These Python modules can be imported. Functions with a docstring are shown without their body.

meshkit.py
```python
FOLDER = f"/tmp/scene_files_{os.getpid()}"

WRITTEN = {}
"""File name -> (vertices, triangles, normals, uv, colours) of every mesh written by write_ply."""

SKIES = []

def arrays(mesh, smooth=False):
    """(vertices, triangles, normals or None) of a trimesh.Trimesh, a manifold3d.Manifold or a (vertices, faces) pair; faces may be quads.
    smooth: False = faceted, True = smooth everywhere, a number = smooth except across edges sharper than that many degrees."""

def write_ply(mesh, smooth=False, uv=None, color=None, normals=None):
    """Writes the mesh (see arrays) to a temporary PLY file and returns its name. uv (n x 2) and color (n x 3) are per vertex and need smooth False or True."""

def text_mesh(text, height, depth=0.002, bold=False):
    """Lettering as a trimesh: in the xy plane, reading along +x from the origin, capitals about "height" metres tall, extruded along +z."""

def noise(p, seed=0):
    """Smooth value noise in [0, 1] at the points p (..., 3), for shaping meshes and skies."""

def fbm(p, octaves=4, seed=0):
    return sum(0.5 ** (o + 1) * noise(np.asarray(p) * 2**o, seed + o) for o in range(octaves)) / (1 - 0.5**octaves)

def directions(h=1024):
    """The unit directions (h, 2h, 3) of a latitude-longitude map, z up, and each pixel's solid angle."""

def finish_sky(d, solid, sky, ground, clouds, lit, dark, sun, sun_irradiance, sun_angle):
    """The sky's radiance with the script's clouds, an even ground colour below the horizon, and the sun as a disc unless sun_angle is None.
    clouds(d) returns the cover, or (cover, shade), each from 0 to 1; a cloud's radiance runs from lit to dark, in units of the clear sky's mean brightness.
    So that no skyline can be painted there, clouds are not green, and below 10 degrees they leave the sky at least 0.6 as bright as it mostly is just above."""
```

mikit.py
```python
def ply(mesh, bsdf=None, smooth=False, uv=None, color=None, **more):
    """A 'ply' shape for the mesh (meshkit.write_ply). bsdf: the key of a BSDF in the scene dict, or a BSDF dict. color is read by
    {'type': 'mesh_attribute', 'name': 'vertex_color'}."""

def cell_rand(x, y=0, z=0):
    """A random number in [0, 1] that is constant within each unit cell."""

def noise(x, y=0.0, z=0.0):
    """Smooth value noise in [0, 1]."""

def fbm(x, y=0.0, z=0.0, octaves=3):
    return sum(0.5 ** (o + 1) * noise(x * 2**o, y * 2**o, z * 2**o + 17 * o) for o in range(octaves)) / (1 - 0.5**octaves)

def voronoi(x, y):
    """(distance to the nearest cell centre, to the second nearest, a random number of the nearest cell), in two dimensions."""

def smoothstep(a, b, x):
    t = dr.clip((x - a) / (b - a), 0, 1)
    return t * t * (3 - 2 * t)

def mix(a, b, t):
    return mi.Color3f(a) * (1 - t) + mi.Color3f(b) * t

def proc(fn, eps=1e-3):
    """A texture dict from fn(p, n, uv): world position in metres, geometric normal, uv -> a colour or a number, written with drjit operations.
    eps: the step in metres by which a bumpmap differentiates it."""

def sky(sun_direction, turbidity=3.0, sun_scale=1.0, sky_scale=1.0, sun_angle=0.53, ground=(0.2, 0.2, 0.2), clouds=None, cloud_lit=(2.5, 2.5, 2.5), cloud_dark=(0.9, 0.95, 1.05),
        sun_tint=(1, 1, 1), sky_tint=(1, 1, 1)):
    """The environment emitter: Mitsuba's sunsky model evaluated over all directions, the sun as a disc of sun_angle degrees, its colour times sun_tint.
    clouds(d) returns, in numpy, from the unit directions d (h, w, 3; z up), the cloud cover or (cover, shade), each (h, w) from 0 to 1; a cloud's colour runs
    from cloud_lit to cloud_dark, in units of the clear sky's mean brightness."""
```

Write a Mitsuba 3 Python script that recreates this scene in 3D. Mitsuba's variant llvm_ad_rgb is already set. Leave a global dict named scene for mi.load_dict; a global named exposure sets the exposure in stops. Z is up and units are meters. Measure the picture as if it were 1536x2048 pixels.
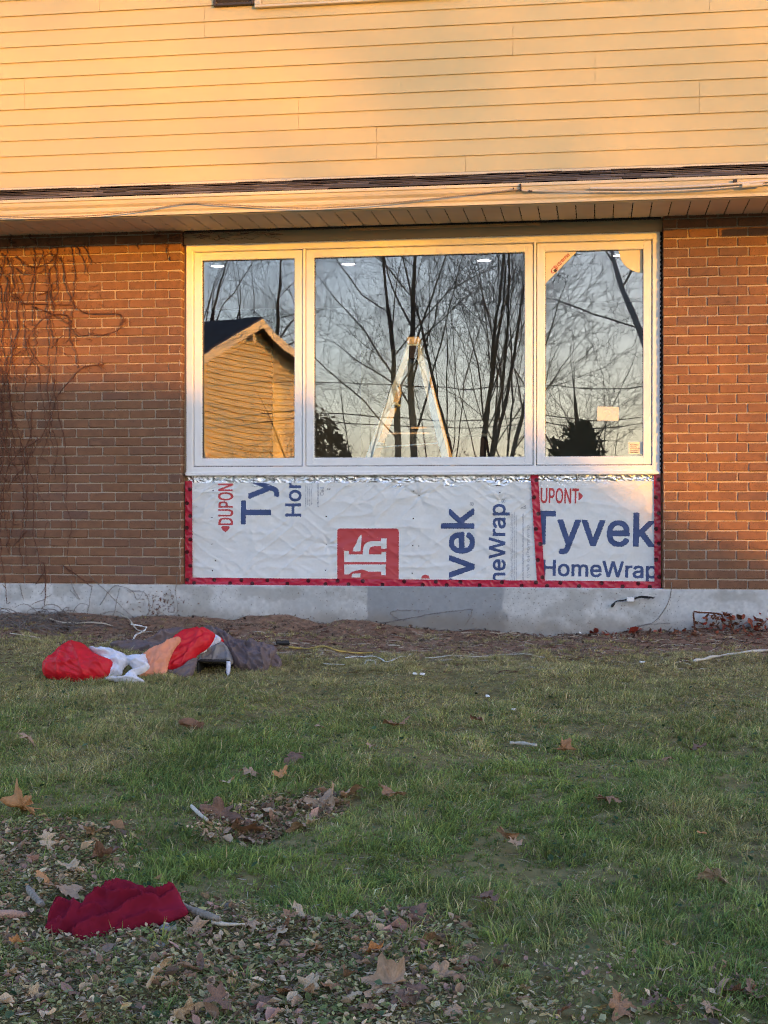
import math, random
import numpy as np
import trimesh, shapely, shapely.geometry as sg, shapely.ops as so
import drjit as dr, mitsuba as mi
import mikit, meshkit
from mikit import proc, noise, fbm, voronoi, cell_rand, smoothstep, mix
T = mi.ScalarTransform4f
rng = np.random.default_rng(7)
random.seed(7)
scene, labels = {}, {}

# ------------------------------------------------------------------ camera, sky, exposure
FPX, CX, CY = 2840.0, 768.0, 1024.0            # focal length in pixels of the 1536 x 2048 frame
YAW, PITCH = math.radians(8.56), math.atan(14 / 2840)
CAM = np.array([1.494, -9.92, 0.85])
FWD = np.array([-math.sin(YAW) * math.cos(PITCH), math.cos(YAW) * math.cos(PITCH), -math.sin(PITCH)])
RGT = np.array([math.cos(YAW), math.sin(YAW), 0.0])
UPV = np.cross(RGT, FWD)
scene['camera'] = {'type': 'perspective', 'fov': math.degrees(2 * math.atan(768 / FPX)), 'fov_axis': 'x', 'near_clip': 0.1, 'far_clip': 2000.0,
                   'to_world': T().look_at(origin=CAM.tolist(), target=(CAM + FWD).tolist(), up=UPV.tolist())}
SUN_AZ, SUN_EL = math.radians(40), math.radians(4.5)   # azimuth to the right of the wall's normal
SUN = np.array([math.sin(SUN_AZ) * math.cos(SUN_EL), -math.cos(SUN_AZ) * math.cos(SUN_EL), math.sin(SUN_EL)])
scene['sky'] = mikit.sky(SUN.tolist(), turbidity=3.0, sun_scale=0.51, sky_scale=1.0, sun_angle=0.53, sun_tint=(1.0, 0.90, 0.12), sky_tint=(0.85, 1.0, 1.55), ground=(0.1, 0.1, 0.07))
exposure = 4.75

# ------------------------------------------------------------------ helpers
def ray(px, py):
    d = FWD + (px - CX) / FPX * RGT - (py - CY) / FPX * UPV
    return d / np.linalg.norm(d)

def on_plane(px, py, p0, n):
    d = ray(px, py); n = np.asarray(n, float)
    return CAM + d * (np.dot(np.asarray(p0, float) - CAM, n) / np.dot(d, n))

def W(px, py, Y=0.0):                                   # a point of the upright plane y = Y
    return on_plane(px, py, (0, Y, 0), (0, 1, 0))

def XZ(px, py, Y=0.0):
    p = W(px, py, Y); return p[0], p[2]

_count = {}
def uniq(key):
    n = _count.get(key, 0); _count[key] = n + 1
    return key if n == 0 else f'{key}_{n:03d}'

def add(key, mesh, bsdf, smooth=False, color=None, **more):
    k = uniq(key)
    scene[k] = mikit.ply(mesh, bsdf, smooth=smooth, color=color, **more)
    return k

def tag(k, label=None, category=None, group=None, kind=None):
    d = labels.setdefault(k, {})
    for a, b in (('label', label), ('category', category), ('group', group), ('kind', kind)):
        if b: d[a] = b
    return k

def box(x0, x1, y0, y1, z0, z1, c=0.0):
    x0, x1 = min(x0, x1), max(x0, x1); y0, y1 = min(y0, y1), max(y0, y1); z0, z1 = min(z0, z1), max(z0, z1)
    if c <= 0:
        m = trimesh.creation.box((x1 - x0, y1 - y0, z1 - z0)); m.apply_translation(((x0 + x1) / 2, (y0 + y1) / 2, (z0 + z1) / 2)); return m
    pts = []
    for a, sa in ((x0, 1), (x1, -1)):
        for b, sb in ((y0, 1), (y1, -1)):
            for d, sd in ((z0, 1), (z1, -1)):
                pts += [(a, b + sb * c, d + sd * c), (a + sa * c, b, d + sd * c), (a + sa * c, b + sb * c, d)]
    return trimesh.convex.convex_hull(np.array(pts))

def cat(ms): return trimesh.util.concatenate(ms)

def grid_faces(n, m):
    i, j = np.meshgrid(np.arange(n - 1), np.arange(m - 1), indexing='ij')
    a = (i * m + j).ravel()
    return np.vstack([np.stack([a, a + m, a + m + 1], 1), np.stack([a, a + m + 1, a + 1], 1)])

def tube_arrays(points, radii, sides=5):
    p = np.asarray(points, float); n = len(p)
    t = np.gradient(p, axis=0); t /= np.linalg.norm(t, axis=1, keepdims=True) + 1e-12
    ref = np.array([0.31, 0.17, 0.93]) if abs(t[:, 2]).mean() < 0.8 else np.array([0.93, 0.3, 0.1])
    a = np.cross(t, ref); a /= np.linalg.norm(a, axis=1, keepdims=True) + 1e-12
    b = np.cross(t, a)
    ang = np.arange(sides) * 2 * np.pi / sides
    r = np.broadcast_to(radii, (n,))[:, None, None]
    v = (p[:, None] + r * (np.cos(ang)[None, :, None] * a[:, None] + np.sin(ang)[None, :, None] * b[:, None])).reshape(-1, 3)
    i, j = np.meshgrid(np.arange(n - 1), np.arange(sides), indexing='ij')
    q = np.stack([i * sides + j, i * sides + (j + 1) % sides, (i + 1) * sides + (j + 1) % sides, (i + 1) * sides + j], -1).reshape(-1, 4)
    f = np.vstack([q[:, [0, 2, 1]], q[:, [0, 3, 2]]])
    caps = [[0, k, k + 1] for k in range(1, sides - 1)] + [[(n - 1) * sides, (n - 1) * sides + k + 1, (n - 1) * sides + k] for k in range(1, sides - 1)]
    return v, np.vstack([f, np.array(caps)])

class Bag:                                              # collects arrays into one mesh
    def __init__(s): s.v, s.f, s.n = [], [], 0
    def put(s, v, f): s.v.append(v); s.f.append(f + s.n); s.n += len(v)
    def tube(s, p, r, k=5): s.put(*tube_arrays(p, r, k))
    def mesh(s): return trimesh.Trimesh(np.vstack(s.v), np.vstack(s.f), process=False)

def spline(pts, n=8):
    p = np.asarray(pts, float)
    if len(p) < 3: return np.linspace(p[0], p[-1], n)
    q = np.vstack([2 * p[0] - p[1], p, 2 * p[-1] - p[-2]]); out = []
    for k in range(1, len(q) - 2):
        t = np.linspace(0, 1, n, endpoint=False)[:, None]; a, b, c, d = q[k - 1:k + 3]
        out.append(0.5 * (2 * b + (c - a) * t + (2 * a - 5 * b + 4 * c - d) * t ** 2 + (3 * b - a - 3 * c + d) * t ** 3))
    return np.vstack(out + [p[-1:]])

def prism_x(profile, x0, x1):                           # (y, z) outline run along x
    m = trimesh.creation.extrude_polygon(sg.Polygon(profile), x1 - x0, engine='earcut')
    v = np.array(m.vertices)
    m.vertices = np.stack([v[:, 2] + x0, v[:, 0], v[:, 1]], 1)
    m.fix_normals(); return m

def N2(x, y, s, seed=0, oct=3):
    return meshkit.fbm(np.stack([np.asarray(x) * s, np.asarray(y) * s, np.full(np.shape(x), 3.7 + seed)], -1), oct, seed)

# ------------------------------------------------------------------ the ground's height
SLOPE = 0.0655
HOLLOW = None
def gz(x, y, bumps=True):
    x, y = np.asarray(x, float), np.asarray(y, float)
    yy = np.maximum(y, -13.0)
    z = SLOPE * np.minimum(yy, 0.0)
    edge = np.interp(x, [-4, -1.9, -0.9, -0.3, 0.4, 1.2, 2.2, 4], [0.05, 0.045, 0.035, 0.02, -0.045, -0.04, -0.005, 0.02])
    z = z + edge * np.exp(np.minimum(y, 0) / 0.55)
    if bumps:
        near = np.exp(-((np.maximum(-y - 11, 0)) / 4) ** 2)
        z = z + near * (0.075 * (N2(x, y, 1.6, 1, 3) - 0.5) + 0.085 * (N2(x, y, 4.5, 2, 2) - 0.5))
        z = z + 0.05 * (N2(x, y, 7, 3, 3) - 0.5) * np.exp(np.minimum(y, 0) / 0.5) * (y < 0)
        if HOLLOW is not None:
            for hx, hy, rx, ry, dep in HOLLOW:
                z = z - dep * np.exp(-((x - hx) / rx) ** 2 - ((y - hy) / ry) ** 2)
    return z

def G(px, py):                                          # where a pixel's ray meets the ground
    d = ray(px, py); dz = 0.0
    for _ in range(12):
        t = (SLOPE * CAM[1] + dz - CAM[2]) / (d[2] - SLOPE * d[1])
        p = CAM + d * t
        dz = 0.6 * dz + 0.4 * (float(gz(p[0], p[1])) - SLOPE * p[1])
    return np.array([p[0], p[1], float(gz(p[0], p[1]))])

h = G(480, 1668); h2 = G(600, 1640)
HOLLOW = [(h[0], h[1], 0.16, 0.30, 0.05), (h2[0], h2[1], 0.2, 0.22, 0.03)]

# ------------------------------------------------------------------ materials
def mat(name, color, rough=0.7, spec=0.3, two=True, **more):
    b = {'type': 'principled', 'base_color': color if isinstance(color, dict) else {'type': 'rgb', 'value': list(color)}, 'roughness': rough, 'specular': spec, **more}
    scene[name] = {'type': 'twosided', 'bsdf': b} if two else b
    return name

def bumped(name, color, fn, height, rough=0.7, spec=0.3, eps=1e-3, **more):
    b = {'type': 'principled', 'base_color': color if isinstance(color, dict) else {'type': 'rgb', 'value': list(color)}, 'roughness': rough, 'specular': spec, **more}
    scene[name] = {'type': 'twosided', 'bsdf': {'type': 'bumpmap', 'arbitrary': proc(fn, eps), 'scale': height, 'bsdf': b}}
    return name

brick_tints = [(0.208, 0.105, 0.063), (0.197, 0.100, 0.062), (0.218, 0.109, 0.062), (0.184, 0.097, 0.063), (0.203, 0.101, 0.059), (0.170, 0.092, 0.065)]
def brick_fn(c):
    def fn(p, n, uv):
        s = fbm(p.x * 30, p.z * 30, p.y * 30, 3); d = smoothstep(0.72, 0.82, noise(p.x * 260, p.z * 260, p.y * 260))
        w = smoothstep(0.5, 0.8, fbm(p.x * 2.2, p.z * 2.2, 5.0, 3))
        a = mix((c[0] * 0.78, c[1] * 0.78, c[2] * 0.8), (c[0] * 1.2, c[1] * 1.2, c[2] * 1.15), s)
        a = mix(a, (c[0] * 1.1, c[1] * 1.15, c[2] * 1.3), w * 0.4)
        return mix(a, (0.06, 0.045, 0.04), d * 0.55)
    return fn
for i, c in enumerate(brick_tints):
    bumped(f'm_brick_{i}', proc(brick_fn(c)), lambda p, n, uv: fbm(p.x * 140, p.z * 140, p.y * 140, 2), 0.0012, rough=0.85, spec=0.2)
def mortar_fn(p, n, uv):
    s = fbm(p.x * 60, p.z * 60, p.y * 60, 3); w = smoothstep(0.4, 0.7, fbm(p.x * 1.8, p.z * 1.8, 1.0, 3))
    return mix(mix((0.34, 0.28, 0.225), (0.49, 0.41, 0.335), s), (0.29, 0.24, 0.20), w * 0.45)
bumped('m_mortar', proc(mortar_fn), lambda p, n, uv: fbm(p.x * 120, p.z * 120, p.y * 120, 2), 0.002, rough=0.95, spec=0.1)
def siding_fn(p, n, uv):
    s = fbm(p.x * 1.3, p.z * 3.0, 2.0, 3)
    return mix((0.55, 0.425, 0.205), (0.60, 0.47, 0.235), s)
bumped('m_siding', proc(siding_fn), lambda p, n, uv: fbm(p.x * 25, p.z * 120, 0.0, 2), 0.0006, rough=0.5, spec=0.35)
mat('m_cream', proc(lambda p, n, uv: mix((0.54, 0.46, 0.32), (0.62, 0.53, 0.38), fbm(p.x * 3, p.z * 30, p.y * 30, 3))), 0.45, 0.4)
mat('m_soffit', proc(lambda p, n, uv: mix((0.60, 0.48, 0.33), (0.70, 0.57, 0.41), fbm(p.x * 6, p.y * 6, 1.0, 3))), 0.6, 0.3)
mat('m_header', proc(lambda p, n, uv: mix((0.46, 0.35, 0.23), (0.54, 0.42, 0.29), fbm(p.x * 3, p.z * 20, 1.0, 3))), 0.7, 0.2)
mat('m_rawwood', proc(lambda p, n, uv: mix((0.42, 0.26, 0.13), (0.55, 0.36, 0.19), fbm(p.x * 2, p.z * 60, p.y * 60, 3))), 0.8, 0.2)
mat('m_frame', proc(lambda p, n, uv: mix((0.74, 0.74, 0.75), (0.80, 0.80, 0.80), fbm(p.x * 5, p.z * 5, 1.0, 3))), 0.4, 0.4)
mat('m_gasket', (0.02, 0.02, 0.022), 0.6)
mat('m_darkhole', (0.02, 0.018, 0.016), 0.9, 0.1)
shingle_tints = [(0.075, 0.062, 0.055), (0.11, 0.092, 0.08), (0.06, 0.05, 0.045), (0.14, 0.115, 0.095)]
for i, c in enumerate(shingle_tints):
    mat(f'm_shingle_{i}', proc(lambda p, n, uv, c=c: mix((c[0] * .6, c[1] * .6, c[2] * .6), (c[0] * 1.5, c[1] * 1.5, c[2] * 1.5), fbm(p.x * 180, p.y * 180, p.z * 180, 2))), 0.95, 0.1)

PX0, _ = XZ(735, 1200); PX1, _ = XZ(1010, 1200)
def concrete_fn(p, n, uv):
    big = fbm(p.x * 1.7, p.z * 2.5, 4.0, 4); fine = fbm(p.x * 45, p.z * 45, p.y * 45, 3)
    c = mix((0.40, 0.41, 0.405), (0.66, 0.665, 0.655), smoothstep(0.2, 0.8, 0.55 * big + 0.45 * fine))
    wob = (fbm(p.x * 14, p.z * 14, 9.0, 3) - 0.5) * 0.10
    patch = smoothstep(PX0 - 0.008, PX0 + 0.008, p.x + wob * 0.25) * (1 - smoothstep(PX1 - 0.03, PX1 + 0.03, p.x + wob * 1.6))
    a, b, r = voronoi(p.x * 42, p.z * 42)
    area = smoothstep(0.36, 0.60, fbm(p.x * 3.1, p.z * 4.5, 2.0, 3))
    sp = (1 - smoothstep(0.10, 0.22, a + 0.14 * noise(p.x * 220, p.z * 220))) * smoothstep(0.40, 0.50, r) * area
    c = mix(c, (0.05, 0.045, 0.04), sp * 0.85)
    st = smoothstep(0.52, 0.72, fbm(p.x * 6.0, p.z * 9.0, 7.0, 4)); c = mix(c, (0.30, 0.295, 0.27), st * 0.55)
    c = mix(c, mix((0.22, 0.235, 0.25), (0.31, 0.325, 0.34), fine), patch * 0.92)
    low = (1 - smoothstep(0.0, 0.13, p.z + 0.12 * (fbm(p.x * 5, p.z * 5, 3.0, 3) - 0.5)))
    return mix(c, (0.20, 0.165, 0.125), low * 0.6)
bumped('m_concrete', proc(concrete_fn), lambda p, n, uv: fbm(p.x * 70, p.z * 70, p.y * 70, 3), 0.002, rough=0.9, spec=0.15)

def soil_fn(p, n, uv):
    f = fbm(p.x * 35, p.y * 35, 1.0, 4); g = fbm(p.x * 3, p.y * 3, 4.0, 3)
    dirt = mix((0.10, 0.058, 0.038), (0.33, 0.205, 0.14), f)
    lawn = mix((0.10, 0.085, 0.035), (0.25, 0.20, 0.085), f)
    k = smoothstep(-1.5, -0.9, p.y + 0.5 * (g - 0.5))
    return mix(lawn, dirt, k)
bumped('m_soil', proc(soil_fn), lambda p, n, uv: fbm(p.x * 60, p.y * 60, 1.0, 3), 0.006, rough=0.95, spec=0.1)

def vcol(name, rough=0.6, trans=0.5, spec=0.3):
    scene[name] = {'type': 'principledthin', 'base_color': {'type': 'mesh_attribute', 'name': 'vertex_color'}, 'roughness': rough, 'diff_trans': trans, 'spec_trans': 0.0}
    return name
vcol('m_blade', 0.55, 0.6); vcol('m_litter', 0.8, 0.3)

# ------------------------------------------------------------------ the ground
def axis(lo, hi, step, far_lo, far_hi):
    core = np.arange(lo, hi + 1e-6, step); a, b = [], []
    s, x = step, lo
    while x > far_lo: s *= 1.35; x -= s; a.append(x)
    s, x = step, hi
    while x < far_hi: s *= 1.35; x += s; b.append(x)
    return np.array(a[::-1] + list(core) + b)
gxa, gya = axis(-4.5, 4.5, 0.03, -600, 600), axis(-8.5, 0.3, 0.03, -600, 300)
gX, gY = np.meshgrid(gxa, gya, indexing='ij')
gZ = gz(gX, gY)
gZ[gY > 0.05] -= 0.06
add('ground', trimesh.Trimesh(np.stack([gX, gY, gZ], -1).reshape(-1, 3), grid_faces(len(gxa), len(gya)), process=False), 'm_soil', smooth=True)
tag('ground', 'sloping lawn soil with a bare brown strip along the foundation', kind='structure')

# ------------------------------------------------------------------ house: foundation and brick piers
ZF = 0.272; ZS = 2.83                                    # top of foundation, soffit
COURSE, BL, BH, JT = 0.0667, 0.190, 0.0572, 0.0097
XL = XZ(362, 800)[0]; XR = XZ(1326, 800)[0]
FDY = -0.008
def concrete_slab():
    xs, zs = np.linspace(-5.5, 5.5, 500), np.linspace(-0.5, ZF, 60)
    X, Z = np.meshgrid(xs, zs, indexing='ij')
    Y = FDY + 0.006 * (N2(X, Z, 3, 11) - 0.5) + 0.004 * (N2(X, Z, 16, 12) - 0.5)
    v = np.stack([X, Y, Z], -1).reshape(-1, 3); f = grid_faces(500, 60)
    front = trimesh.Trimesh(v, f, process=False)
    return cat([front, box(-5.5, 5.5, FDY + 0.012, 0.25, -0.5, ZF - 0.002, 0)])
add('house__foundation', concrete_slab(), 'm_concrete', smooth=30)
tag('house', 'two-storey house with brown brick, golden lap siding and a new three-pane window', 'house')
# top ledge of foundation
add('house__foundation__ledge', box(-5.5, 5.5, FDY + 0.002, 0.12, ZF - 0.012, ZF + 0.001, 0.002), 'm_concrete')

brick_meshes = {}
def brick_mesh(length, var):
    k = (round(length, 3), var)
    if k not in brick_meshes:
        r = np.random.default_rng(int(length * 1000) * 10 + var)
        m = box(0, length, 0, 0.088, 0, BH, 0.0035)
        m.vertices = np.array(m.vertices) + r.normal(0, 0.0012, (len(m.vertices), 3))
        brick_meshes[k] = [mikit.ply(m, f'm_brick_{i}') for i in range(len(brick_tints))]
    return brick_meshes[k]

def brick_pier(wall, x_in, x_out, x_view, side):
    """side -1: pier left of the window, bonded from its right corner; +1: right of the window, from its left corner."""
    add(wall, box(min(x_in, x_out) + (0.005 if side > 0 else 0), max(x_in, x_out) - (0.005 if side < 0 else 0), 0.0095, 0.20, ZF + 0.001, ZS + 0.06), 'm_mortar')
    rest = []
    rows = int((ZS + 0.05 - ZF) / COURSE)
    r = np.random.default_rng(21 + side)
    for i in range(rows):
        z = ZF + 0.008 + i * COURSE
        first = (0.090 if i % 2 else 0.190) if side < 0 else (0.090 if i % 2 else 0.165)
        a = 0.0; n = 0
        while a < abs(x_out - x_in):
            L = first if n == 0 else BL
            L += r.choice([-0.002, 0.0, 0.002])
            x0 = x_in - a - L if side < 0 else x_in + a
            y = r.normal(0, 0.0012)
            tint = r.choice(6, p=[.34, .26, .12, .10, .14, .04]); var = int(r.integers(3))
            tr = T().translate([float(x0), float(y), float(z + r.normal(0, 0.0006))]).rotate([0, 1, 0], float(r.normal(0, 0.12)))
            inside = (x0 + L > x_view) if side < 0 else (x0 < x_view)
            if inside:
                scene[uniq(wall + '__brick')] = {**brick_mesh(L, var)[tint], 'to_world': tr}
            else:
                m = box(0, L, 0, 0.088, 0, BH, 0.003); m.apply_transform(np.array(tr.matrix)); rest.append(m)
            a += L + JT; n += 1
    k = add(wall + '__far_brickwork', cat(rest), 'm_brick_0'); tag(k, kind='stuff')
brick_pier('house__brick_wall', XL, -5.5, XZ(-25, 800)[0], -1)
brick_pier('house__brick_wall_001', XR, 5.5, XZ(1560, 800)[0], 1)
tag('house__brick_wall', 'brown brick wall left of the window, half in sun, hung with dry creeper')
tag('house__brick_wall_001', 'sunlit brown brick wall right of the window')

# torn mortar and caulk left on the brick corners where old trim came off
r_ = np.random.default_rng(5)
def smear(key, x, zs, y, rr):
    ms = []
    for z in zs:
        m = trimesh.creation.icosphere(2, 1.0); L = r_.uniform(0.008, 0.03)
        m.apply_scale((r_.uniform(.0018, .0035), .0025, L)); m.vertices = np.array(m.vertices) * (0.8 + 0.4 * N2(m.vertices[:, 0] * 300, m.vertices[:, 2] * 60, 1.0, int(rr)))[:, None]
        m.apply_translation((x + r_.normal(0, .0025), y, z)); ms.append(m)
    add(key, cat(ms), 'm_mortar', smooth=True)
smear('house__brick_wall__old_caulk', XL - 0.006, np.concatenate([np.arange(0.32, 0.6, 0.03), np.arange(0.6, 2.0, 0.085)]), -0.001, 3)
smear('house__brick_wall_001__old_caulk', XR + 0.012, np.concatenate([np.arange(0.30, 1.12, 0.045)]), -0.001, 4)

# ------------------------------------------------------------------ house: siding, pent roof, gutter, soffit
C2 = 0.1143
ZB = 0.85 + (1010 - 317.5) / 283.6                        # butt line of panel A
def siding_profile(z0, z1, courses):
    pr, z = [(0.012, z0)], z0
    for _ in range(courses):
        pr += [(-0.015, z), (-0.0135, z + 0.004), (-0.004, z + C2 - 0.001)]; z += C2
    return pr + [(0.012, z)]
rowsS = [(ZB - C2, 1, [932]), (ZB, 2, [754, -420]), (ZB + 2 * C2, 2, [597, 1398]), (ZB + 4 * C2, 2, [1190, 50]), (ZB + 6 * C2, 2, [1026, -80]), (ZB + 8 * C2, 2, [410, 1419]),
         (ZB + 10 * C2, 2, [1000, 200]), (ZB + 12 * C2, 2, [640])]
for z0, nc, joints in rowsS:
    pyy = 1010 - (z0 - 0.85) * 283
    xs = sorted([-5.5, 5.5] + [XZ(j, pyy)[0] for j in joints])
    for k, (a, b) in enumerate(zip(xs[:-1], xs[1:])):
        m = prism_x(siding_profile(z0, z0, nc), a + 0.0012, b - 0.0012)
        if k % 2: m.apply_translation((0, -0.0016, 0))
        add('house__upper_wall__siding_board', m, 'm_siding')
add('house__upper_wall', box(-5.5, 5.5, 0.014, 0.3, 2.9, 5.6), 'm_siding')
tag('house__upper_wall', 'upper wall of golden horizontal lap siding in low sun')
add('house__upper_wall__starter_strip', box(-5.5, 5.5, -0.017, 0.013, ZB - C2 - 0.028, ZB - C2 - 0.0015, 0.003), 'm_cream')
# pent roof deck and shingle courses
EY, EZ = -0.69, 2.935
RY, RZ = 0.012, 3.158
deck = prism_x([(EY, EZ), (RY, RZ), (RY, RZ - 0.03), (EY, EZ - 0.02)], -5.5, 5.5)
add('house__pent_roof', deck, 'm_darkhole')
tag('house__pent_roof', 'narrow pent roof of dark brown shingles between the storeys')
sl = np.array([RY - EY, RZ - EZ]); LEN = np.linalg.norm(sl); sl /= LEN; nrm = np.array([-sl[1], sl[0]])
r = np.random.default_rng(3)
for c in range(6):
    s0, s1 = -0.02 + c * 0.125, -0.02 + c * 0.125 + 0.15
    x = -3.4 + r.uniform(0, 0.3)
    while x < 3.4:
        w = r.uniform(0.16, 0.34); lift = 0.004 + (r.random() < 0.5) * 0.004 + c * 0.0016
        a = np.array([EY, EZ]) + sl * s0; b = np.array([EY, EZ]) + sl * min(s1, LEN - 0.002)
        prf = [tuple(a + nrm * lift), tuple(a + nrm * (lift + 0.005)), tuple(b + nrm * 0.0055), tuple(b + nrm * 0.001)]
        add('house__pent_roof__shingle', prism_x(prf, x, x + w - 0.004), f'm_shingle_{r.choice(4, p=[.4, .3, .2, .1])}')
        x += w
rest = [prism_x([(EY, EZ + .004), (EY, EZ + .014), (RY, RZ + .01), (RY, RZ + .004)], a, b) for a, b in ((-5.5, -3.42), (3.6, 5.5))]
# fascia and gutter
ZG0, ZG1 = 2.802, 2.925
add('house__fascia', box(-5.5, 5.5, -0.62, -0.600, ZG0 + 0.004, 2.90, 0.002), 'm_cream')
prof = [(-0.622, ZG0), (-0.688, ZG0), (-0.690, ZG0 + 0.02), (-0.700, ZG0 + 0.032), (-0.704, ZG0 + 0.050), (-0.704, ZG0 + 0.056), (-0.722, ZG0 + 0.075), (-0.727, ZG0 + 0.092), (-0.727, ZG0 + 0.100),
        (-0.738, ZG0 + 0.103), (-0.738, ZG0 + 0.122), (-0.728, ZG0 + 0.122), (-0.726, ZG0 + 0.118), (-0.622, ZG0 + 0.118)]
GX1 = XZ(1530, 393, -0.69)[0]
add('house__gutter', prism_x(prof, -5.5, GX1 + 0.02), 'm_cream')
add('house__gutter__end_piece', prism_x([(y, z + 0.006) for y, z in prof], GX1 + 0.02, 5.5), 'm_cream')
tag('house__gutter', 'pale cream gutter under the pent roof, with cables clipped along it')
add('house__gutter__bottom_trim', box(-5.5, GX1, -0.66, -0.605, ZG0 - 0.004, ZG0 + 0.003, 0.002), 'm_cream')
# downspout outlet and elbow just past the picture's right edge
dsx = 2.90
ds = [box(dsx, dsx + 0.9, -0.69, -0.62, ZG0 - 0.052, ZG0 - 0.0045, 0.008), box(dsx + 0.02, dsx + 0.1, -0.66, -0.02, ZG0 - 0.12, ZG0 - 0.08, 0.01), box(dsx + 0.02, dsx + 0.1, -0.09, -0.02, -0.1, ZG0 - 0.10, 0.012)]
add('house__downspout', cat(ds[:1]), 'm_cream')
# soffit strips
XW0, XW1 = XZ(368, 470, 0.03)[0], XZ(1322, 450, 0.03)[0]
n = 0; x = -5.5
while x < 5.5:
    w = 0.1245
    prs = [(-0.598, ZS), (0.03, ZS), (0.03, ZS + 0.008), (-0.598, ZS + 0.008)]
    m = box(x + 0.003, x + w - 0.003, -0.598, 0.055, ZS, ZS + 0.01, 0.003)
    add('house__soffit__soffit_strip', m, 'm_soffit'); x += w
add('house__soffit', box(-5.5, 5.5, -0.598, 0.0, ZS + 0.0065, ZS + 0.03), 'm_darkhole')
tag('house__soffit', 'beige strip soffit under the eave')
add('house__soffit__edge_trim', box(XW0, XW1, 0.018, 0.05, ZS - 0.012, ZS - 0.0005, 0.003), 'm_gasket')
add('house__soffit__wood_strip', box(XZ(700, 450)[0], XZ(1080, 450)[0], 0.022, 0.05, ZS - 0.03, ZS - 0.0125, 0.003), 'm_rawwood')
add('house__roof_cover', box(-5.5, 5.5, 0.014, 6.0, 2.88, 2.9), 'm_darkhole')

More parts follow.
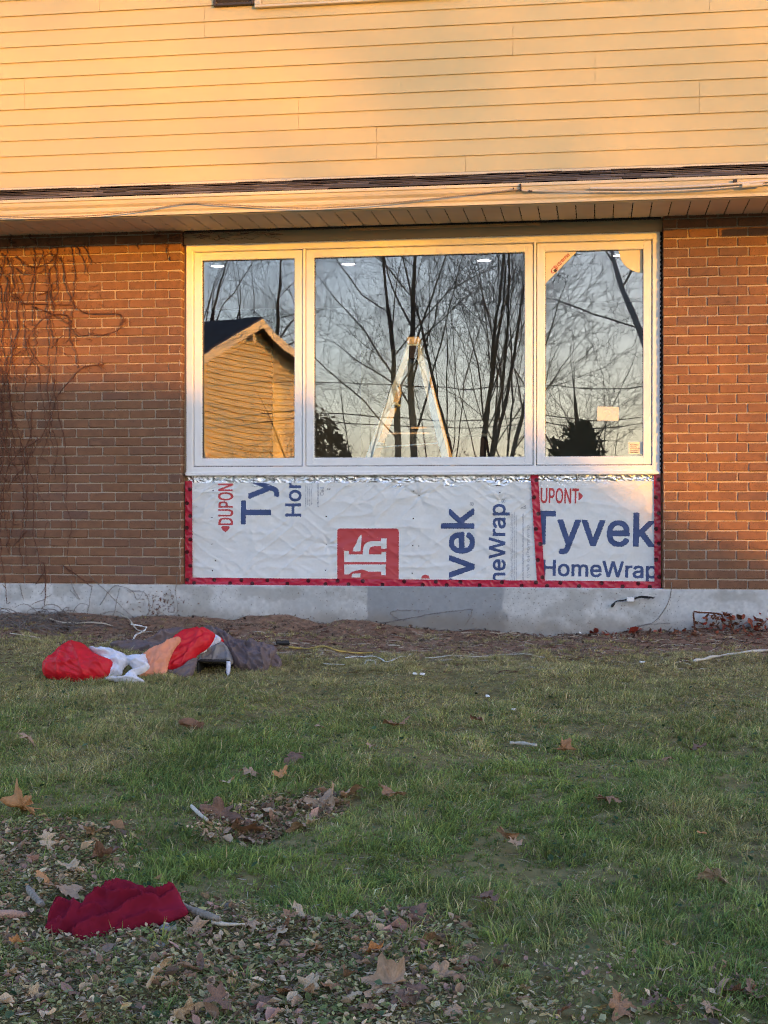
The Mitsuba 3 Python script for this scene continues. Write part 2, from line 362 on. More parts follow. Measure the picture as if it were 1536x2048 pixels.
# upper window and shutter, cut by the top of the picture
x0, z0 = XZ(510, 17, -0.02); x1 = x0 + 1.5
uw = [box(x0, x1, -0.045, 0.0, z0, z0 + 0.018, 0.004), box(x0, x0 + 0.05, -0.043, 0.0, z0 + 0.0185, z0 + 0.9, 0.004), box(x1 - 0.05, x1, -0.043, 0.0, z0 + 0.0185, z0 + 0.9, 0.004)]
add('house__upper_window', cat(uw), 'm_cream'); tag('house__upper_window', 'cream trim of the upper window at the top edge')
add('house__upper_window__sash', cat([box(x0 + 0.052, x1 - 0.052, -0.036, -0.016, z0 + 0.02, z0 + 0.07, 0.004)]), 'm_siding')
add('house__upper_window__pane', box(x0 + 0.052, x1 - 0.052, -0.024, -0.018, z0 + 0.072, z0 + 0.9), 'm_gasket')
sx0, sz0 = XZ(427, 13, -0.03); sx1 = XZ(508, 11, -0.03)[0]
mat('m_shutter', (0.055, 0.042, 0.036), 0.5)
add('house__shutter', cat([box(sx0, sx0 + 0.02, -0.04, -0.005, sz0, sz0 + 0.9, 0.004), box(sx1 - 0.02, sx1, -0.04, -0.005, sz0, sz0 + 0.9, 0.004), box(sx0 + 0.021, sx1 - 0.021, -0.038, -0.005, sz0, sz0 + 0.02, 0.004)]), 'm_shutter')
for i in range(14):
    s = box(sx0 + 0.021, sx1 - 0.021, -0.006, 0.006, -0.028, 0.028, 0.003); s.apply_transform(trimesh.transformations.rotation_matrix(0.5, (1, 0, 0))); s.apply_translation((0, -0.02, sz0 + 0.05 + i * 0.055))
    add('house__shutter__slat', s, 'm_shutter')
tag('house__shutter', 'dark brown louvred shutter at the top edge')

# ------------------------------------------------------------------ the new window
WY = 0.055                                               # face of the frame
fx0, fx1 = XZ(372, 700, WY)[0], XZ(1320, 700, WY)[0]
fz1 = XZ(768, 478.5, WY)[1]; fz0 = XZ(768, 947, WY)[1]
def ring(x0, x1, z0, z1, w, y0, y1, wl=None, wb=None, wt=None, wr=None, c=0.004):
    wl, wr, wb, wt = (a if a is not None else w for a in (wl, wr, wb, wt))
    return cat([box(x0, x0 + wl, y0, y1, z0, z1, c), box(x1 - wr, x1, y0, y1, z0, z1, c), box(x0 + wl - c, x1 - wr + c, y0 + 0.0006, y1, z0, z0 + wb, c), box(x0 + wl - c, x1 - wr + c, y0 + 0.0006, y1, z1 - wt, z1, c)])
mx1, mx2 = XZ(607.5, 700, WY)[0], XZ(1069.5, 700, WY)[0]
FW = 0.052
frame = [ring(fx0, fx1, fz0, fz1, FW, WY, WY + 0.10, c=0.004)]
for mx in (mx1, mx2): frame.append(box(mx - 0.009, mx + 0.009, WY + 0.004, WY + 0.1, fz0 + FW - .002, fz1 - FW + .002, 0.003))
add('house__window', cat(frame), 'm_frame', smooth=20); tag('house__window', 'wide new white three-pane window reflecting bare trees')
add('house__window__drip_sill', box(fx0 - 0.004, fx1 + 0.004, WY - 0.010, WY + 0.02, fz0 - 0.012, fz0 + 0.014, 0.004), 'm_frame')
scene['m_glass'] = {'type': 'thindielectric', 'int_ior': 2.25, 'ext_ior': 1.0}
def pane_mesh(x0, x1, z0, z1, y, seed):
    xs, zs = np.linspace(x0, x1, 60), np.linspace(z0, z1, 60); X, Z = np.meshgrid(xs, zs, indexing='ij')
    u, w = (X - x0) / (x1 - x0), (Z - z0) / (z1 - z0)
    Y = y + 0.0011 * (16 * u * (1 - u) * w * (1 - w)) + 0.0011 * (N2(X, Z, 1.7, seed, 2) - 0.5) + 0.00010 * (N2(X, Z, 7, seed + 1, 2) - .5)
    return trimesh.Trimesh(np.stack([X, Y, Z], -1).reshape(-1, 3), grid_faces(60, 60)[:, ::-1], process=False)
GY = WY + 0.045
sashes = [(fx0 + FW + 0.005, mx1 - 0.014), (mx1 + 0.014, mx2 - 0.014), (mx2 + 0.014, fx1 - FW - 0.005)]
SWD = 0.058
panes = []
for i, (a, b) in enumerate(sashes):
    k = add('house__window__sash', ring(a, b, fz0 + FW + 0.005, fz1 - FW - 0.005, SWD, WY + 0.012, WY + 0.07, c=0.005), 'm_frame', smooth=20)
    add('house__window__gasket', ring(a + SWD - 0.004, b - SWD + 0.004, fz0 + FW + SWD - 0.001, fz1 - FW - SWD + 0.001, 0.006, WY + 0.032, WY + 0.06, c=0), 'm_gasket')
    zz = (fz0 + FW + SWD, fz1 - FW - SWD)
    panes.append((a + SWD, b - SWD, *zz))
    add('house__window__pane', pane_mesh(a + SWD - 0.003, b - SWD + 0.003, zz[0] - 0.002, zz[1] + 0.002, GY, 40 + 3 * i), 'm_glass', smooth=True)
# mounting flange with sealant dabs at the right jamb, sheathing behind
add('house__window__flange', box(fx1 + 0.0005, XR + 0.01, WY + 0.03, WY + 0.034, fz0, fz1), 'm_gasket')
add('house__window__flange', box(XL - 0.01, fx0 - 0.0005, WY + 0.03, WY + 0.034, fz0, fz1), 'm_header')
r = np.random.default_rng(8); dabs = []
for z in np.arange(fz0 + 0.03, fz1 - 0.02, 0.032):
    m = trimesh.creation.icosphere(1, 1.0); m.apply_scale((0.004, 0.005, r.uniform(.006, .012))); m.apply_translation((fx1 + 0.004, WY + 0.014, z)); dabs.append(m)
add('house__window__sealant', cat(dabs), 'm_frame', smooth=True)
# header board above, wood wall around the opening
add('house__header_board', box(XL + 0.003, XR - 0.003, WY + 0.006, WY + 0.1, fz1 + 0.002, ZS - 0.001, 0.002), 'm_header')
tag('house__header_board', 'bare beige board between window and soffit')
add('house__sheathing', cat([box(XL - 0.05, XR + 0.05, 0.115, 0.20, ZF - 0.05, fz0 - 0.001)]), 'm_rawwood')

# stickers on the glass
mat('m_sticker', (0.70, 0.66, 0.55), 0.6); mat('m_ink_red', (0.42, 0.03, 0.04), 0.6); mat('m_ink_black', (0.03, 0.03, 0.035), 0.6)
def flat_poly(poly, y, t=0.0006):
    if poly.geom_type != 'Polygon': return cat([flat_poly(g, y, t) for g in poly.geoms if g.geom_type == 'Polygon' and g.area > 1e-9])
    m = trimesh.creation.extrude_polygon(poly, t, engine='earcut'); v = np.array(m.vertices)
    m.vertices = np.stack([v[:, 0], y - v[:, 2], v[:, 1]], 1); m.fix_normals(); return m
def pxpoly(pts, Y): return sg.Polygon([XZ(a, b, Y) for a, b in pts]).buffer(0)
def text_poly(text, height, bold=True):
    m = meshkit.text_mesh(text, height, 0.002, bold)
    v, f = np.array(m.vertices), np.array(m.faces)
    up = f[(v[f][:, :, 2] > 0.0015).all(1)]
    polys = [sg.Polygon(v[t][:, :2]) for t in up]
    return so.unary_union([p.buffer(1e-5) for p in polys if p.area > 1e-10])
import shapely.affinity as sa
SY = GY - 0.003
p2 = panes[2]
tri = sg.Polygon([(p2[0], p2[3]), (p2[0] + 0.225, p2[3]), (p2[0], p2[3] - 0.225)])
k = add('corner_label', flat_poly(tri, SY), 'm_sticker'); tag(k, 'cream triangular paper label in the top left corner of the right pane', 'label')
tp = text_poly('Extreme', 0.026); b = tp.bounds
tp = sa.translate(sa.rotate(sa.translate(tp, -(b[0] + b[2]) / 2, -b[1]), 45, origin=(0, 0)), p2[0] + 0.124, p2[3] - 0.079)
add('corner_label__lettering', flat_poly(tp.intersection(tri.buffer(-0.002)), SY - 0.0008), 'm_ink_red')
hx, hz = p2[0] + 0.062, p2[3] - 0.13
ring_ = sa.rotate(sa.scale(sg.Point(hx, hz).buffer(0.028), 1, 0.6), 45); ring_ = ring_.difference(ring_.buffer(-0.005)).difference(sg.Polygon([(hx, hz), (hx + .05, hz - .01), (hx + .02, hz - .05)]))
add('corner_label__emblem', flat_poly(ring_.intersection(tri.buffer(-.003)), SY - 0.0008), 'm_ink_red')
add('corner_label__emblem_window', flat_poly(sa.rotate(sg.box(hx - .003, hz - .016, hx + .017, hz + .004), 45).intersection(tri.buffer(-.003)), SY - 0.0009), 'm_ink_black')
quarter = sg.Point(p2[1], p2[3]).buffer(0.165).intersection(sg.box(p2[0], p2[2], p2[1], p2[3]))
k = add('round_label', flat_poly(quarter, SY), 'm_sticker'); tag(k, 'pale quarter-round paper label in the top right corner of the right pane', 'label')
k = add('notice_sheet', flat_poly(pxpoly([(1195, 813), (1238, 814), (1237, 842), (1194, 841)], SY), SY), 'm_sticker'); tag(k, 'blank cream paper stuck low on the right pane', 'paper')
k = add('warranty_sticker', flat_poly(pxpoly([(1257, 884), (1287, 884), (1286, 908), (1257, 908)], SY), SY), 'm_sticker'); tag(k, 'small printed sticker in the bottom right corner of the right pane', 'sticker')
lines = [pxpoly([(1260, y), (1280 - (y % 3) * 3, y), (1280 - (y % 3) * 3, y + 1.3), (1260, y + 1.3)], SY) for y in (889, 893, 897, 901, 904)]
add('warranty_sticker__print', flat_poly(so.unary_union(lines), SY - 0.0008), 'm_ink_black')

# ------------------------------------------------------------------ the room behind the window
mat('m_roomwall', (0.36, 0.35, 0.30), 0.8); mat('m_ceiling', (0.42, 0.42, 0.40), 0.9); mat('m_floor', (0.14, 0.10, 0.07), 0.6); mat('m_roomdark', (0.03, 0.028, 0.027), 0.8)
RX0, RX1, RYB, ZFL, ZC = -3.6, 3.6, 4.2, 0.55, 2.84
add('house__room__back_wall', box(RX0, RX1, RYB, RYB + 0.1, ZFL - 0.1, ZC + 0.1), 'm_roomwall')
add('house__room__side_wall', box(RX0 - 0.1, RX0, 0.16, RYB, ZFL - 0.1, ZC + 0.1), 'm_roomwall')
add('house__room__side_wall', box(RX1, RX1 + 0.1, 0.16, RYB, ZFL - 0.1, ZC + 0.1), 'm_roomwall')
add('house__room__ceiling', box(RX0, RX1, 0.155, RYB, ZC, ZC + 0.035), 'm_ceiling')
add('house__room__floor', box(RX0, RX1, 0.155, RYB, ZFL - 0.05, ZFL), 'm_floor')
add('house__room__front_wall', box(RX0, XL + 0.005, 0.205, 0.25, ZFL, ZC), 'm_roomwall')
add('house__room__front_wall', box(XR - 0.005, RX1, 0.205, 0.25, ZFL, ZC), 'm_roomwall')
add('house__room__front_wall', box(XL + .006, XR - .006, 0.205, 0.25, ZFL, fz0), 'm_roomwall')
def at_room(px, py, Y): return W(px, py, Y)
# doorway to a dark hall, a pale board, a low cabinet
a, b = W(405, 600, RYB - 0.02), W(545, 760, RYB - 0.02)
add('house__room__doorway', box(a[0] - 0.4, b[0], RYB - 0.02, RYB - 0.001, ZFL, a[2]), 'm_roomdark')
a, b = W(722, 700, 3.6), W(835, 880, 3.6)
mat('m_drywall', (0.62, 0.58, 0.42), 0.9)
k = add('wallboard_sheet', box(a[0], b[0], 3.6, 3.615, ZFL, a[2], 0.002), 'm_drywall'); tag(k, 'pale sheet of wallboard standing in the room behind the ladder', 'board')
a, b = W(835, 868, 2.6), W(968, 915, 2.6)
k = tag('kitchen_island', 'low brown wooden cabinet with a pale board top seen through the middle pane', 'cabinet')
mat('m_cab', (0.20, 0.10, 0.05), 0.6)
add('kitchen_island__body', box(a[0], b[0], 2.6, 3.3, ZFL, a[2] - 0.03, 0.004), 'm_cab')
add('kitchen_island__top', box(a[0] - 0.04, b[0] + 0.03, 2.56, 3.34, a[2] - 0.028, a[2], 0.004), 'm_drywall')
# recessed lamps in the ceiling
for px, py in ((435, 531), (697, 527), (968, 520), (1240, 510)):
    p = on_plane(px, py, (0, 0, ZC - 0.004), (0, 0, 1))
    k = uniq('ceiling_lamp')
    tag(k, {435: 'lit recessed ceiling lamp seen through the left pane', 697: 'lit recessed ceiling lamp at the left of the middle pane', 968: 'lit recessed ceiling lamp at the right of the middle pane', 1240: 'lit recessed ceiling lamp behind the right pane'}[px], 'lamp', 'recessed lamps in the ceiling')
    d = trimesh.creation.cylinder(0.052, 0.004, sections=28); d.apply_translation((p[0], p[1], ZC - 0.008))
    scene[k + '__lens'] = mikit.ply(d, 'm_frame', emitter={'type': 'area', 'radiance': {'type': 'rgb', 'value': [0.30, 0.28, 0.24]}})
    rg = trimesh.creation.annulus(0.054, 0.07, 0.008, sections=28); rg.apply_translation((p[0], p[1], ZC - 0.006))
    scene[k + '__trim'] = mikit.ply(rg, 'm_frame')
# step ladder
LY = 1.15
apex = W(831, 690, LY); fl = W(747, 915, LY); fr = W(892, 915, LY)
def down(pt): s = (apex[2] - ZFL) / (apex[2] - pt[2]); return apex + (pt - apex) * s
mat('m_ladder', (0.42, 0.60, 0.74), 0.45, 0.4); mat('m_ladder_side', (0.60, 0.58, 0.46), 0.5, 0.4); mat('m_black', (0.02, 0.02, 0.02), 0.5)
tag('step_ladder', 'open step ladder with pale blue rails in the room behind the middle pane', 'ladder')
def beam(a, b, w, d):
    a, b = np.asarray(a, float), np.asarray(b, float); t = b - a; L = np.linalg.norm(t)
    m = box(-w / 2, w / 2, -d / 2, d / 2, 0, L, 0.004); M = trimesh.geometry.align_vectors((0, 0, 1), t / L)
    m.apply_transform(M); m.apply_translation(a); return m
for dy, foot, mm in ((-0.11, fl, 'm_ladder'), (0.11, fl, 'm_ladder_side'), (-0.10, fr, 'm_ladder'), (0.10, fr, 'm_ladder_side')):
    f = down(foot); sgn = 1 if dy > 0 else -1
    top = apex + np.array([0.02 if foot is fr else -0.02, dy, 0.0])
    add('step_ladder__rail', beam(f + np.array([0, dy + sgn * 0.10, 0]), top, 0.05, 0.025), mm)
add('step_ladder__top_cap', box(apex[0] - 0.055, apex[0] + 0.045, LY - 0.13, LY + 0.13, apex[2] - 0.005, apex[2] + 0.05, 0.008), 'm_ladder_side')
add('step_ladder__hinge', box(apex[0] - 0.035, apex[0] + 0.035, LY - 0.135, LY + 0.135, apex[2] - 0.12, apex[2] - 0.02, 0.006), 'm_black')
for i, s in enumerate((0.3, 0.5, 0.7, 0.88)):
    c = apex + (down(fl) - apex) * s
    add('step_ladder__step', box(c[0] - 0.04, c[0] + 0.04, LY - 0.12 - 0.08 * s, LY + 0.12 + 0.08 * s, c[2] - 0.012, c[2] + 0.012, 0.004), 'm_ladder')
b = Bag(); q = apex + (down(fr) - apex) * .5; b.tube(np.array([apex + (down(fl) - apex) * .52 + (0.02, -.17, 0), q + (-0.02, -.15, .0)]), .006, 6); add('step_ladder__tie_rod', b.mesh(), 'm_ladder', smooth=True)
c = apex + (down(fr) - apex) * .42; add('step_ladder__bucket_shelf', box(c[0] - .20, c[0] - .02, LY - .12, LY + .12, c[2] - .012, c[2] + .006, .004), 'm_ladder_side')
for s in (0.45, 0.8):
    a = apex + (down(fl) - apex) * s; b = apex + (down(fr) - apex) * s
    add('step_ladder__spreader', beam(a + np.array([0, -0.15, 0]), b + np.array([0, -0.14, 0]), 0.012, 0.006), 'm_ladder_side')

# ------------------------------------------------------------------ house wrap, foil board, red tape
WRY = 0.095
PINCH = [(*XZ(838, 990, WRY), 0.15), (*XZ(655, 1090, WRY), 0.13), (*XZ(1000, 1002, WRY), 0.07)]
SPLIT = XZ(1070, 1050, WRY)[0]
def wrinkle(x, z):
    x, z = np.asarray(x, float), np.asarray(z, float)
    wx, wz = x + 0.06 * (N2(x, z, 5, 60) - .5), z + 0.06 * (N2(x, z, 5, 61) - .5)
    rid = lambda u, v, s, a: 1 - np.abs(2 * meshkit.noise(np.stack([u * s[0], v * s[1], np.full(np.shape(u), a * 1.0)], -1), int(a)) - 1)
    q = 0.0075 * N2(x, z, 2.2, 62, 2) + 0.0042 * rid(wx + .25 * wz, wz, (3, 11), 3) ** 3 + 0.0036 * rid(wx * .8 + wz * .6, wz * .8 - wx * .6, (4, 15), 5) ** 4 + 0.0030 * rid(wx * .8 - wz * .6, wz * .8 + wx * .6, (4.5, 17), 7) ** 4 + 0.0010 * rid(wx, wz, (16, 34), 8) ** 2
    for px, pz, R in PINCH:
        d = np.hypot(x - px, z - pz); th = np.arctan2(z - pz, x - px)
        q = q + (0.0034 * np.cos(th * 3 + px * 9 + 2.2 * np.sin(2 * th + px)) + 0.0018 * np.cos(7 * th + 1 + 2 * np.sin(th))) * np.exp(-d / R) * np.minimum(1, d / 0.02) - 0.006 * np.exp(-(d / 0.03) ** 2)
    return 1.45 * np.where(x > SPLIT + 0.03, 0.7 * q, q)
def wrap_sheet(x0, x1, z0, z1, lift=0.0):
    nx, nz = int((x1 - x0) / 0.006), int((z1 - z0) / 0.006)
    X, Z = np.meshgrid(np.linspace(x0, x1, nx), np.linspace(z0, z1, nz), indexing='ij')
    Y = WRY - wrinkle(X, Z) - lift
    return trimesh.Trimesh(np.stack([X, Y, Z], -1).reshape(-1, 3), grid_faces(nx, nz), process=False)
mat('m_wrap', proc(lambda p, n, uv: mix((0.66, 0.67, 0.66), (0.72, 0.73, 0.72), fbm(p.x * 90, p.z * 90, 1.0, 3))), 0.5, 0.35)
mat('m_navy', (0.055, 0.085, 0.20), 0.5); mat('m_wrapred', (0.50, 0.07, 0.075), 0.5); mat('m_fine', (0.30, 0.32, 0.36), 0.6)
wz1 = XZ(768, 965, WRY)[1]; wz0 = XZ(768, 1160, WRY)[1]
wx0, wx1 = XZ(376, 1060, WRY)[0], XZ(1314, 1060, WRY)[0]
k = add('house_wrap', wrap_sheet(wx0, SPLIT, wz0 - 0.02, wz1), 'm_wrap', smooth=True)
tag(k, 'wide wrinkled white house wrap sheet with lettering running sideways, below the window', 'house wrap')
k = add('house_wrap_001', wrap_sheet(SPLIT - 0.01, wx1, wz0 - 0.02, XZ(1200, 962, WRY)[1], 0.0015), 'm_wrap', smooth=True)
tag(k, 'smaller white house wrap sheet with upright blue lettering at the right', 'house wrap')
def print_on(key, poly, bsdf, clip, lift=0.0014):
    poly = poly.intersection(clip).buffer(0)
    ms = []
    for g in getattr(poly, 'geoms', [poly]):
        if g.geom_type != 'Polygon' or g.area < 1e-7: continue
        v, f = trimesh.creation.triangulate_polygon(g.simplify(0.0006), engine='earcut')
        v3 = np.column_stack([v, np.zeros(len(v))])
        v3, f = trimesh.remesh.subdivide_to_size(v3, f, 0.012)
        Y = WRY - wrinkle(v3[:, 0], v3[:, 1]) - lift - 0.0015 * (v3[:, 0] > SPLIT - 0.009)
        m = trimesh.Trimesh(np.column_stack([v3[:, 0], Y, v3[:, 1]]), f, process=False)
        if m.face_normals[:, 1].mean() > 0: m.invert()
        ms.append(m)
    return add(key, cat(ms), bsdf, smooth=True)
def put_text(text, px_start, px_base, cap_px, rot, stretch=1.0, bold=True, length_px=None):
    """rot 90: reads upwards, px_base is the x of its baseline and px_start the y where it starts; rot 0: upright."""
    S = 1 / 281.0
    t = text_poly(text, cap_px * S, bold); b = t.bounds
    t = sa.translate(t, -b[0], 0)
    if length_px: stretch = length_px * S / (b[2] - b[0])
    t = sa.scale(t, stretch, 1, origin=(0, 0))
    if rot: t = sa.rotate(t, 90, origin=(0, 0)); p = XZ(px_base, px_start, WRY)
    else: p = XZ(px_start, px_base, WRY)
    return sa.translate(t, p[0], p[1])
clipL = sg.box(wx0, wz0 - 0.02, SPLIT, wz1 - 0.001); clipR = sg.box(SPLIT, wz0 - 0.02, wx1, wz1 + 0.01)
oval = pxpoly([(445, 1052), (459, 1052), (461, 1055), (457, 1061), (452, 1064), (447, 1061), (443, 1055)], WRY)
print_on('house_wrap__red_lettering', so.unary_union([put_text('DUPONT', 1050, 466, 29, 90, length_px=101), oval]), 'm_wrapred', clipL)
print_on('house_wrap__blue_lettering', put_text('Tyvek', 1049, 541, 59, 90, length_px=238), 'm_navy', clipL)
print_on('house_wrap__small_lettering', put_text('HomeWrap', 1033, 602, 31, 90, length_px=226), 'm_navy', clipL)
rule = [pxpoly([(x, 965), (x + .8, 965), (x + .8, y), (x, y)], WRY) for x, y in ((612, 1013), (616, 1010), (620, 1013), (624, 1010), (635, 1015), (637.5, 1015))]
print_on('house_wrap__ruled_lines', so.unary_union(rule), 'm_fine', clipL)
print_on('house_wrap__fine_print', put_text('Call', 991, 648, 7, 90), 'm_fine', clipL)
# red square emblem
sq = pxpoly([(681, 1063), (792, 1063), (792, 1200), (681, 1200)], WRY).buffer(0.022)
edge = sq.buffer(0.006).difference(sq)
zz = lambda pts: pxpoly([(360 + a / 3.072, 930 + b / 3.072) for a, b in pts], WRY)
white = [zz([(1112, 428), (1118, 435), (1112, 530), (1062, 530), (1068, 508), (1085, 480), (1095, 450)]),
         zz([(1010, 527), (1040, 527), (1040, 548), (1125, 548), (1125, 520), (1132, 492), (1150, 475), (1175, 467), (1237, 467), (1237, 450), (1272, 450), (1272, 514), (1237, 514), (1237, 498), (1190, 498), (1168, 508), (1163, 525), (1163, 548), (1240, 548), (1240, 533), (1268, 533), (1268, 596), (1010, 596)]),
         zz([(1010, 610), (1266, 610), (1266, 676), (1238, 676), (1238, 655), (1160, 655), (1120, 640), (1060, 655), (1040, 672), (1010, 672)]),
         zz([(1058, 668), (1112, 664), (1110, 690), (1055, 690)])]
white = so.unary_union(white)
print_on('house_wrap__red_emblem', sq.difference(white), 'm_wrapred', clipL)
print_on('house_wrap__emblem_tip', pxpoly([(842, 1157), (845, 1151), (851, 1149), (857, 1151), (860, 1157)], WRY), 'm_wrapred', clipL)
print_on('house_wrap__blue_lettering', put_text('Tyvek', 1254, 947, 63, 90, length_px=236), 'm_navy', clipL)
print_on('house_wrap__small_lettering', put_text('HomeWrap', 1237, 1010, 31, 90, length_px=227), 'm_navy', clipL)
def regd(px, py, r):
    c = XZ(px, py, WRY); o = sg.Point(c).buffer(r / 281); return o.difference(o.buffer(-0.9 / 281)).union(sg.box(c[0] - 1.2 / 281, c[1] - 1.8 / 281, c[0] + 1.2 / 281, c[1] + 1.8 / 281))
print_on('house_wrap__registered_mark', so.unary_union([regd(944, 1008, 4), regd(1007, 1002, 4)]), 'm_fine', clipL)
rule = [pxpoly([(x, 1025 + o), (x + .8, 1025 + o), (x + .8, 1160), (x, 1160)], WRY) for x, o in ((1022, 0), (1025.5, 3), (1029, 0), (1033, 5), (1045, 2), (1047, 2))]
print_on('house_wrap__ruled_lines', so.unary_union(rule), 'm_fine', clipL)
print_on('house_wrap__fine_print', put_text('tyvek.ca/homewrap', 1156, 1059, 6.5, 90, bold=False, length_px=104), 'm_fine', clipL)
tri_ = pxpoly([(1040, 1017), (1052, 1010), (1052, 1017)], WRY); print_on('house_wrap__print_mark', tri_.difference(tri_.buffer(-0.004)), 'm_fine', clipL)
tilt = lambda g, o: sa.rotate(g, -1.0, origin=o)
o = XZ(1075, 1085, WRY)
arrow = pxpoly([(1157, 984), (1163, 988), (1166, 992), (1163, 997), (1157, 1001)], WRY)
print_on('house_wrap_001__red_lettering', so.unary_union([tilt(put_text('DUPONT', 1064, 1005, 28, 0, length_px=90), o), arrow]), 'm_wrapred', clipR, 0.0016)
print_on('house_wrap_001__blue_lettering', tilt(put_text('Tyvek', 1060, 1087, 63, 0, length_px=242), o), 'm_navy', clipR, 0.0016)
print_on('house_wrap_001__small_lettering', tilt(put_text('HomeWrap', 1086, 1150, 30, 0, length_px=223), o), 'm_navy', clipR, 0.0016)
# staples and fixing dots
dots = []
for px, py in ((427, 981), (425, 1035), (425, 1088), (432, 1121), (426, 1141), (660, 978), (656, 978), (653, 1033), (653, 1089), (652, 1140), (828, 982), (838, 991), (827, 1037), (826, 1091), (838, 1092), (825, 1146), (1000, 985)):
    x, z = XZ(px, py, WRY); m = trimesh.creation.icosphere(1, 1.0); m.apply_scale((0.0055, 0.002, 0.004)); m.apply_translation((x, WRY - float(wrinkle(x, z)) - 0.001, z)); dots.append(m)
for m in dots: add('house_wrap__staple', m, 'm_black')
# foil-faced board strip
scene['m_foil'] = {'type': 'twosided', 'bsdf': {'type': 'roughconductor', 'material': 'Al', 'alpha': 0.12}}
def foil(x0, x1, z0, z1):
    nx, nz = int((x1 - x0) / 0.0035), 26
    X, Z = np.meshgrid(np.linspace(x0, x1, nx), np.linspace(z0, z1, nz), indexing='ij')
    R = 1 - np.abs(2 * meshkit.noise(np.stack([X * 35 + Z * 30, Z * 45, X * 0], -1), 2) - 1); R2 = 1 - np.abs(2 * meshkit.noise(np.stack([X * 70 - Z * 60, Z * 80, X * 0], -1), 4) - 1)
    Y = 0.094 - 0.006 * R ** 2 - 0.004 * R2 ** 2
    return trimesh.Trimesh(np.stack([X, Y, Z], -1).reshape(-1, 3), grid_faces(nx, nz), process=False)
k = add('foil_board', foil(wx0, wx1, wz1 - 0.03, fz0 - 0.001), 'm_foil', smooth=True); tag(k, 'crinkled silver foil insulation strip between window sill and house wrap', 'insulation')
for px in np.arange(387, 1300, 40.3):
    x = XZ(px, 956, 0.085)[0]; add('foil_board__seam', box(x - 0.0016, x + 0.0016, 0.0815, 0.084, wz1, fz0 - 0.013), 'm_black')
# red sheathing tape
def tape_fn(p, n, uv):
    s = fbm(p.x * 20, p.z * 20, 1.0, 3); return mix((0.36, 0.010, 0.035), (0.50, 0.02, 0.055), s)
mat('m_tape', proc(tape_fn), 0.25, 0.5)
mat('m_tapemark', (0.06, 0.006, 0.012), 0.3)
TY = WRY - 0.024
def tape(pts, label, spots, both=0.0):
    c = np.array([XZ(a, b, TY) for a, b in pts]); (a0, a1), (b0, b1) = (c[0], c[1]), (c[3], c[2])
    L = np.linalg.norm(c[1] - c[0]); n, m_ = int(L / 0.008) + 2, 13
    u = np.linspace(0, 1, n)[:, None, None]; v = np.linspace(0, 1, m_)[None, :, None]
    P = (a0 + (a1 - a0) * u) * (1 - v) + (b0 + (b1 - b0) * u) * v
    X, Z = P[..., 0], P[..., 1]
    # torn, slightly wavering edges
    off = 0.0022 * (N2(X * 1, Z * 1, 9, 70, 2) - 0.5) * np.abs(2 * v[..., 0] - 1)
    X = X + off; Z = Z + off
    Wr = lambda X, Z: 0.0045 * (1 - np.abs(2 * meshkit.noise(np.stack([X * 30 + Z * 17, Z * 38 - X * 9, X * 0], -1), 9) - 1)) ** 2 + 0.003 * N2(X, Z, 8, 71, 2)
    Y = TY - Wr(X, Z) + 0.004
    k = uniq('red_tape'); tag(k, label, 'tape', 'red tape strips round the house wrap')
    add(k + '__strip', trimesh.Trimesh(np.stack([X, Y, Z], -1).reshape(-1, 3), grid_faces(n, m_), process=False), 'm_tape', smooth=True)
    m = scene[k + '__strip']
    nrm = np.cross(np.array(a1 - a0), np.array(b0 - a0))
    for i, s in enumerate(spots):
        q = (0.28 if i % 2 else 0.72); s = s + 0.012 * math.sin(i * 7.3); cpt = (a0 + (a1 - a0) * s) * (1 - q) + (b0 + (b1 - b0) * s) * q
        t = np.linspace(0, 2 * np.pi, 15)[:-1]
        ring_pts = [np.array([cpt[0] + R * np.cos(t), cpt[1] + R * np.sin(t)]).T for R in (0.006, 0.0145)]
        pts2 = np.vstack([cpt[None], ring_pts[0], ring_pts[1]]); ff = []
        for j in range(14): ff += [[0, 1 + j, 1 + (j + 1) % 14], [1 + j, 15 + j, 15 + (j + 1) % 14], [1 + j, 15 + (j + 1) % 14, 1 + (j + 1) % 14]]
        Yd = TY - Wr(pts2[:, 0], pts2[:, 1]) + 0.004 - 0.0012
        scene[uniq(k + '__printed_dot')] = mikit.ply(trimesh.Trimesh(np.column_stack([pts2[:, 0], Yd, pts2[:, 1]]), np.array(ff), process=False), 'm_tapemark', smooth=True)
    return k
tape([(370, 962), (370, 1168), (385, 1168), (384, 962)], 'red tape strip down the left edge of the house wrap', np.linspace(0.08, 0.95, 8))
tape([(370, 1155), (1322, 1163), (1322, 1178), (370, 1170)], 'red tape strip along the bottom of the house wrap', np.linspace(0.02, 0.98, 29))
tape([(1308, 947), (1309, 1170), (1322, 1170), (1321, 945)], 'red tape strip down the right edge of the house wrap', np.linspace(0.06, 0.93, 7))
tape([(1061, 947), (1074, 1166), (1090, 1166), (1076, 947)], 'red tape strip slanting between the two house wrap sheets', np.linspace(0.06, 0.95, 7))

